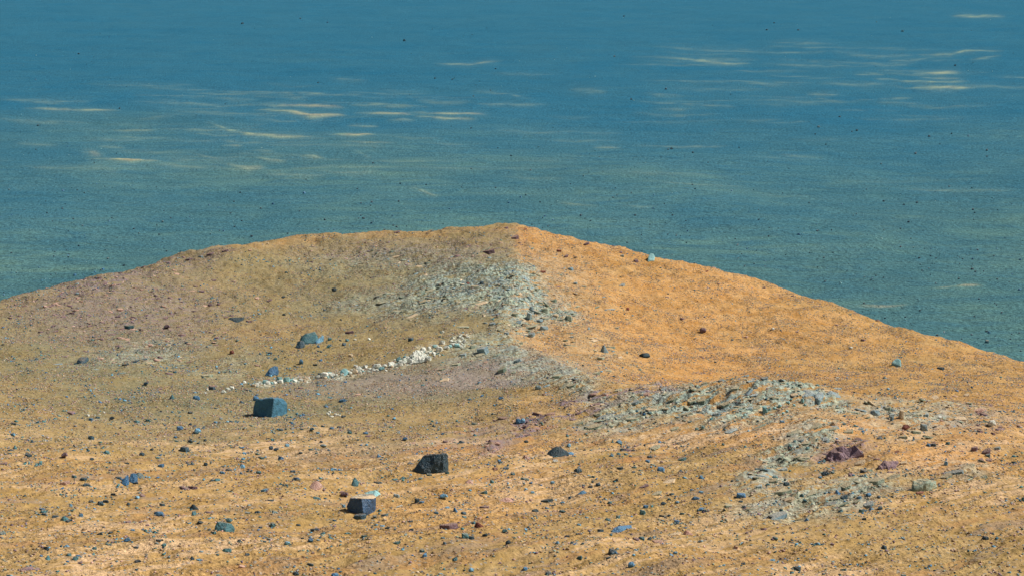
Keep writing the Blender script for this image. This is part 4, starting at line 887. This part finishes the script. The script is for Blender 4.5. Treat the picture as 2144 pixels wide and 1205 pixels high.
def scatter(kind, data, mats, lows, shapes, aspect, name, label, group, stuff, nobj=300, align=None, fixed=None):
    X, Y, Z, s = data
    vis = visible(X, Y, Z); o = np.argsort(-(s*FPX/Y)*vis)
    top = o[:nobj]; rest = o[nobj:]
    top = top[vis[top]]
    for k in top:
        k = int(k); mt = mats[random.randrange(len(mats))]; sh = shapes[random.randrange(len(shapes))]
        px, py = project(X[k], Y[k], Z[k]); v, hh = zone(px, py)
        ob = bpy.data.objects.new(name, variant(sh, mt, random.randrange(5), 1)); C.objects.link(ob)
        ax, ay, az = aspect; S = s[k]
        ob.scale = (S*ax*random.uniform(.8, 1.2), S*ay*random.uniform(.7, 1.2), S*az*random.uniform(.6, 1.2))
        n = ground_n(np.array([X[k]]), np.array([Y[k]]))
        yaw = align+random.gauss(0, .35) if align is not None else random.uniform(0, 6.28)
        q = Vector((0, 0, 1)).rotation_difference(n) @ Euler((random.gauss(0, .12), random.gauss(0, .18), yaw)).to_quaternion()
        ob.rotation_mode = 'QUATERNION'; ob.rotation_quaternion = q
        ob.location = (X[k], Y[k], Z[k]-.10*S*az)
        cn = COLN.get(mt) if kind == 'dark' else None
        lab = label.replace('COL', cn or {'plate': 'grey-green', 'bplate': 'blue-grey', 'cream': 'cream', 'purple': 'dusky purple', 'pink': 'pinkish'}.get(mt, 'grey')).replace('SHAPE', {'slab': 'flat', 'block': 'angular', 'round': 'rounded', 'wedge': 'pointed'}[sh])
        tag(ob, f'{lab} {v}, {hh} part', 'stone', f'{group.replace("COL", cn or "grey")} {v}, {hh} part')
    P = np.c_[X, Y, Z][rest]; n = len(rest); S1 = s[rest]
    S = np.c_[S1*aspect[0], S1*aspect[1], S1*aspect[2]]*rng.uniform(.7, 1.25, (n, 3))
    ang = (align if align is not None else 0)+(rng.normal(0, .4, n) if align is not None else rng.uniform(0, 6.28, n))
    cols = np.array([RGB[mats[i]] for i in rng.integers(0, len(mats), n)])*rng.uniform(.75, 1.25, (n, 1))
    stuff_mesh(stuff[0], P, S, ang, rng.normal(0, .16 if align is not None else .25, n), cols, lows, GM, stuff[1], 'gravel')
    print('SCATTER', kind, 'objects', len(top), 'stuff', n)

scatter('dark', sample(420000, lambda m, px, py, Y: (.09+.05*(Y < 30)+.07*(px < 700)-.02*m['orange'])*(.12+2.0*sstep(-.15, .7, fbm(px/80, py/28, 3, 301))), 2.2, .085, 3.3), ['teal', 'dark', 'teal', 'blue', 'black', 'dark', 'sky'], LOW, ['round', 'block', 'slab', 'wedge'], (1.1, .9, .62),
        'scattered_stone', 'tiny SHAPE COL stone', 'tiny stones', ('dark_gravel', 'fine dark and teal gravel strewn over the whole slope'), nobj=215)
scatter('plate', sample(560000, lambda m, px, py, Y: m['plate']**1.3*(.16+.22*(Y < 33)+.4*(Y > 40))*(.3+1.4*sstep(-.3, .5, fbm(px/70, py/22, 2, 303))), 2.4, .24, 2.6), ['plate', 'bplate', 'plate', 'cream', 'plate'], LOWP, ['slab', 'slab', 'block'], (1.6, .75, .17),
        'plate_fragment', 'SHAPE COL bedrock plate', 'platy bedrock fragments', ('bedrock_rubble', 'grey-green rubble of broken bedrock plates on knolls and crest'), align=SK)
scatter('purple', sample(420000, lambda m, px, py, Y: .45*m['purple']+.008, 2.4, .15, 2.8), ['purple', 'purple', 'pink'], LOWP, ['slab', 'block'], (1.2, .85, .30),
        'purple_stone', 'small SHAPE COL stone', 'small purple-grey stones', ('purple_rubble', 'purple-grey rubble along the bands and the left crest'), align=SK)
d = sample(700000, lambda m, px, py, Y: (.34+.3*m['grey']+.35*(px > 1100)*(Y > 34))*(.15+1.3*sstep(-.3, .5, fbm(px/60, py/20, 2, 305))), 1.7, .05, 3.3)
P = np.c_[d[0], d[1], d[2]]; n = len(P); S = np.c_[d[3], d[3]*.9, d[3]*.6]*rng.uniform(.7, 1.3, (n, 3)); mats = ['tan', 'cream', 'pink', 'plate', 'tan', 'tan', 'bplate', 'purple']
stuff_mesh('sand_gravel', P, S, rng.uniform(0, 6.28, n), rng.normal(0, .2, n), np.array([RGB[mats[i]] for i in rng.integers(0, 8, n)])*rng.uniform(.7, 1.2, (n, 1)), LOW, GM, 'fine tan gravel covering the sandy slopes', 'gravel')
print('SCATTER sand', n)

# ------------------------------------------------------------------ boulders on the crater floor
def floor_at(px, py):
    a, dy, dz = ray(px, py); t = FLOOR/dz; return float(a*t), float(dy*t)
def floor_z(x, y): return FLOOR + 1.6*fbm(np.array([x])/140, np.array([y])/110, 3, 101)[0] + .35*fbm(np.array([x])/26, np.array([y])/12, 3, 111)[0]
def floor_boulder(px, py, w, mt, label, group=None, h=.75):
    x, y = floor_at(px, py); s = .85*w*y/FPX
    ob = bpy.data.objects.new('floor_boulder', variant(random.choice(['round', 'block']), mt, random.randrange(5), 1)); C.objects.link(ob)
    ob.scale = (s, s, s*h); ob.location = (x, y, float(floor_z(x, y))-.08*s); ob.rotation_euler = (0, 0, random.uniform(0, 6.28))
    tag(ob, label, 'boulder', group)
NAMED = [(1917, 319, 7, 'black', 'largest black boulder on the far blue plain at the right'), (1850, 419, 7, 'black', 'black boulder on the plain straight below the largest one'), (1070, 328, 6.5, 'black', 'lone black boulder on the plain above the summit'),
 (1406, 311, 8, 'black', 'black boulder with a low tail on the plain right of centre'), (1399, 312, 5, 'dark', 'left companion of the tailed black boulder'), (1758, 245, 5, 'black', 'black boulder on the plain near the upper right streaks'), (1794, 276, 5.5, 'black', 'black boulder between the streaks and the largest one'),
 (1707, 281, 4.5, 'black', 'small black boulder left on the upper right plain'), (1992, 282, 4.5, 'black', 'small black boulder right of the largest one'), (2067, 717, 11, 'teal', 'teal boulder on the plain by the right edge just above the slope'), (2071, 694, 8, 'blue', 'blue boulder above the teal one at the right edge'),
 (1925, 539, 6, 'black', 'black boulder on the plain above the right slope'), (1846, 503, 5.5, 'lteal', 'pale boulder on the lower right plain'), (1760, 592, 7, 'lteal', 'pale blue boulder close above the right skyline'), (1741, 485, 4.5, 'black', 'small black boulder high above the right skyline'),
 (1609, 497, 5, 'black', 'black boulder above the skyline rock at the right'), (745, 490, 6, 'dark', 'dark boulder peeping over the crest left of the summit'), (1408, 451, 5, 'black', 'black boulder beyond the upper right crest'), (165, 517, 6, 'dark', 'dark boulder on the plain near the left edge'),
 (216, 571, 7, 'blue', 'blue boulder just above the left skyline'), (157, 581, 7, 'blue', 'blue boulder above the skyline at the left edge'), (198, 346, 4, 'black', 'black boulder under the long left streak'), (503, 400, 5, 'black', 'black boulder on the left plain below the streaks'),
 (1131, 424, 5, 'black', 'black boulder right above the summit'), (2034, 700, 6, 'dark', 'dark boulder left of the teal one by the right edge'), (1962, 703, 6, 'dark', 'dark boulder close over the lower right skyline'), (1834, 574, 5, 'black', 'black boulder halfway down the right plain'), (1850, 580, 5, 'black', 'black boulder next below the halfway one')]
for t in NAMED: floor_boulder(*t)
pr = random.Random(77); cand = []
for k in range(60000):
    px = pr.uniform(0, W0); py = pr.uniform(30, 760)
    dn = .08 if py < 300 else .25 if py < 380 else .6 if py < 450 else 1.
    if pr.random() > dn*.30: continue
    base = float(perlin(px/120, py/50, 3)); 
    if pr.random() > .6+base: continue
    w = 1.7*(1-pr.random())**(-1/2.8)
    if w > 6.5: continue
    cand.append((px, py, w))
sk = np.array([(p[0], p[1]) for p in SKY])
cand = [c for c in cand if c[1] < np.interp(c[0], sk[:, 0], sk[:, 1])]
cand.sort(key=lambda c: -c[2])
NO = 300-len(NAMED)
for (px, py, w) in cand[:NO]:
    hz = 'left' if px < 700 else 'middle' if px < 1400 else 'right'; vz = 'farther' if py < 360 else 'nearer'
    mt = pr.choice(['black', 'dark', 'dark', 'teal', 'blue', 'black'])
    floor_boulder(px, py, w, mt, f'{"speck-sized" if w < 3.2 else "small"} {COLN[mt]} boulder on the {vz} {hz} part of the blue plain', f'small boulders on the {vz} {hz} part of the plain')
rest = cand[NO:]; xy = np.array([floor_at(c[0], c[1]) for c in rest]); wv = np.array([c[2] for c in rest])*xy[:, 1]/FPX
fz = FLOOR + 1.6*fbm(xy[:, 0]/140, xy[:, 1]/110, 3, 101) + .35*fbm(xy[:, 0]/26, xy[:, 1]/12, 3, 111)
n = len(rest); mats = ['dark', 'black', 'teal', 'dark', 'blue', 'lteal']
stuff_mesh('floor_gravel', np.c_[xy, fz], np.c_[wv, wv, wv*.7]*rng.uniform(.8, 1.2, (n, 3)), rng.uniform(0, 6.28, n), rng.normal(0, .2, n), np.array([RGB[mats[i]] for i in rng.integers(0, 6, n)]), LOW, GM, 'countless tiny dark stones over the blue crater floor', 'gravel')
print('FLOOR', n)
# ------------------------------------------------------------------ air over the crater
bm = bmesh.new(); bmesh.ops.create_cube(bm, size=1)
for v in bm.verts:
    v.co.x *= 24400; v.co.y = v.co.y*12200+5950; v.co.z = -122-6 if v.co.z < 0 else 3
me = bpy.data.meshes.new('haze'); bm.to_mesh(me); bm.free()
hz = bpy.data.materials.new('haze_air'); hz.use_nodes = True; nt = hz.node_tree
nt.nodes.remove(nt.nodes['Principled BSDF']); pv = nt.nodes.new('ShaderNodeVolumePrincipled')
pv.inputs['Color'].default_value = (.16, .60, .92, 1); pv.inputs['Density'].default_value = HAZE; pv.inputs['Anisotropy'].default_value = .0
nt.links.new(pv.outputs[0], nt.nodes['Material Output'].inputs['Volume'])
tag(link_mesh('haze', me, hz), 'thin blue haze lying over the crater floor', 'haze', kind='stuff')
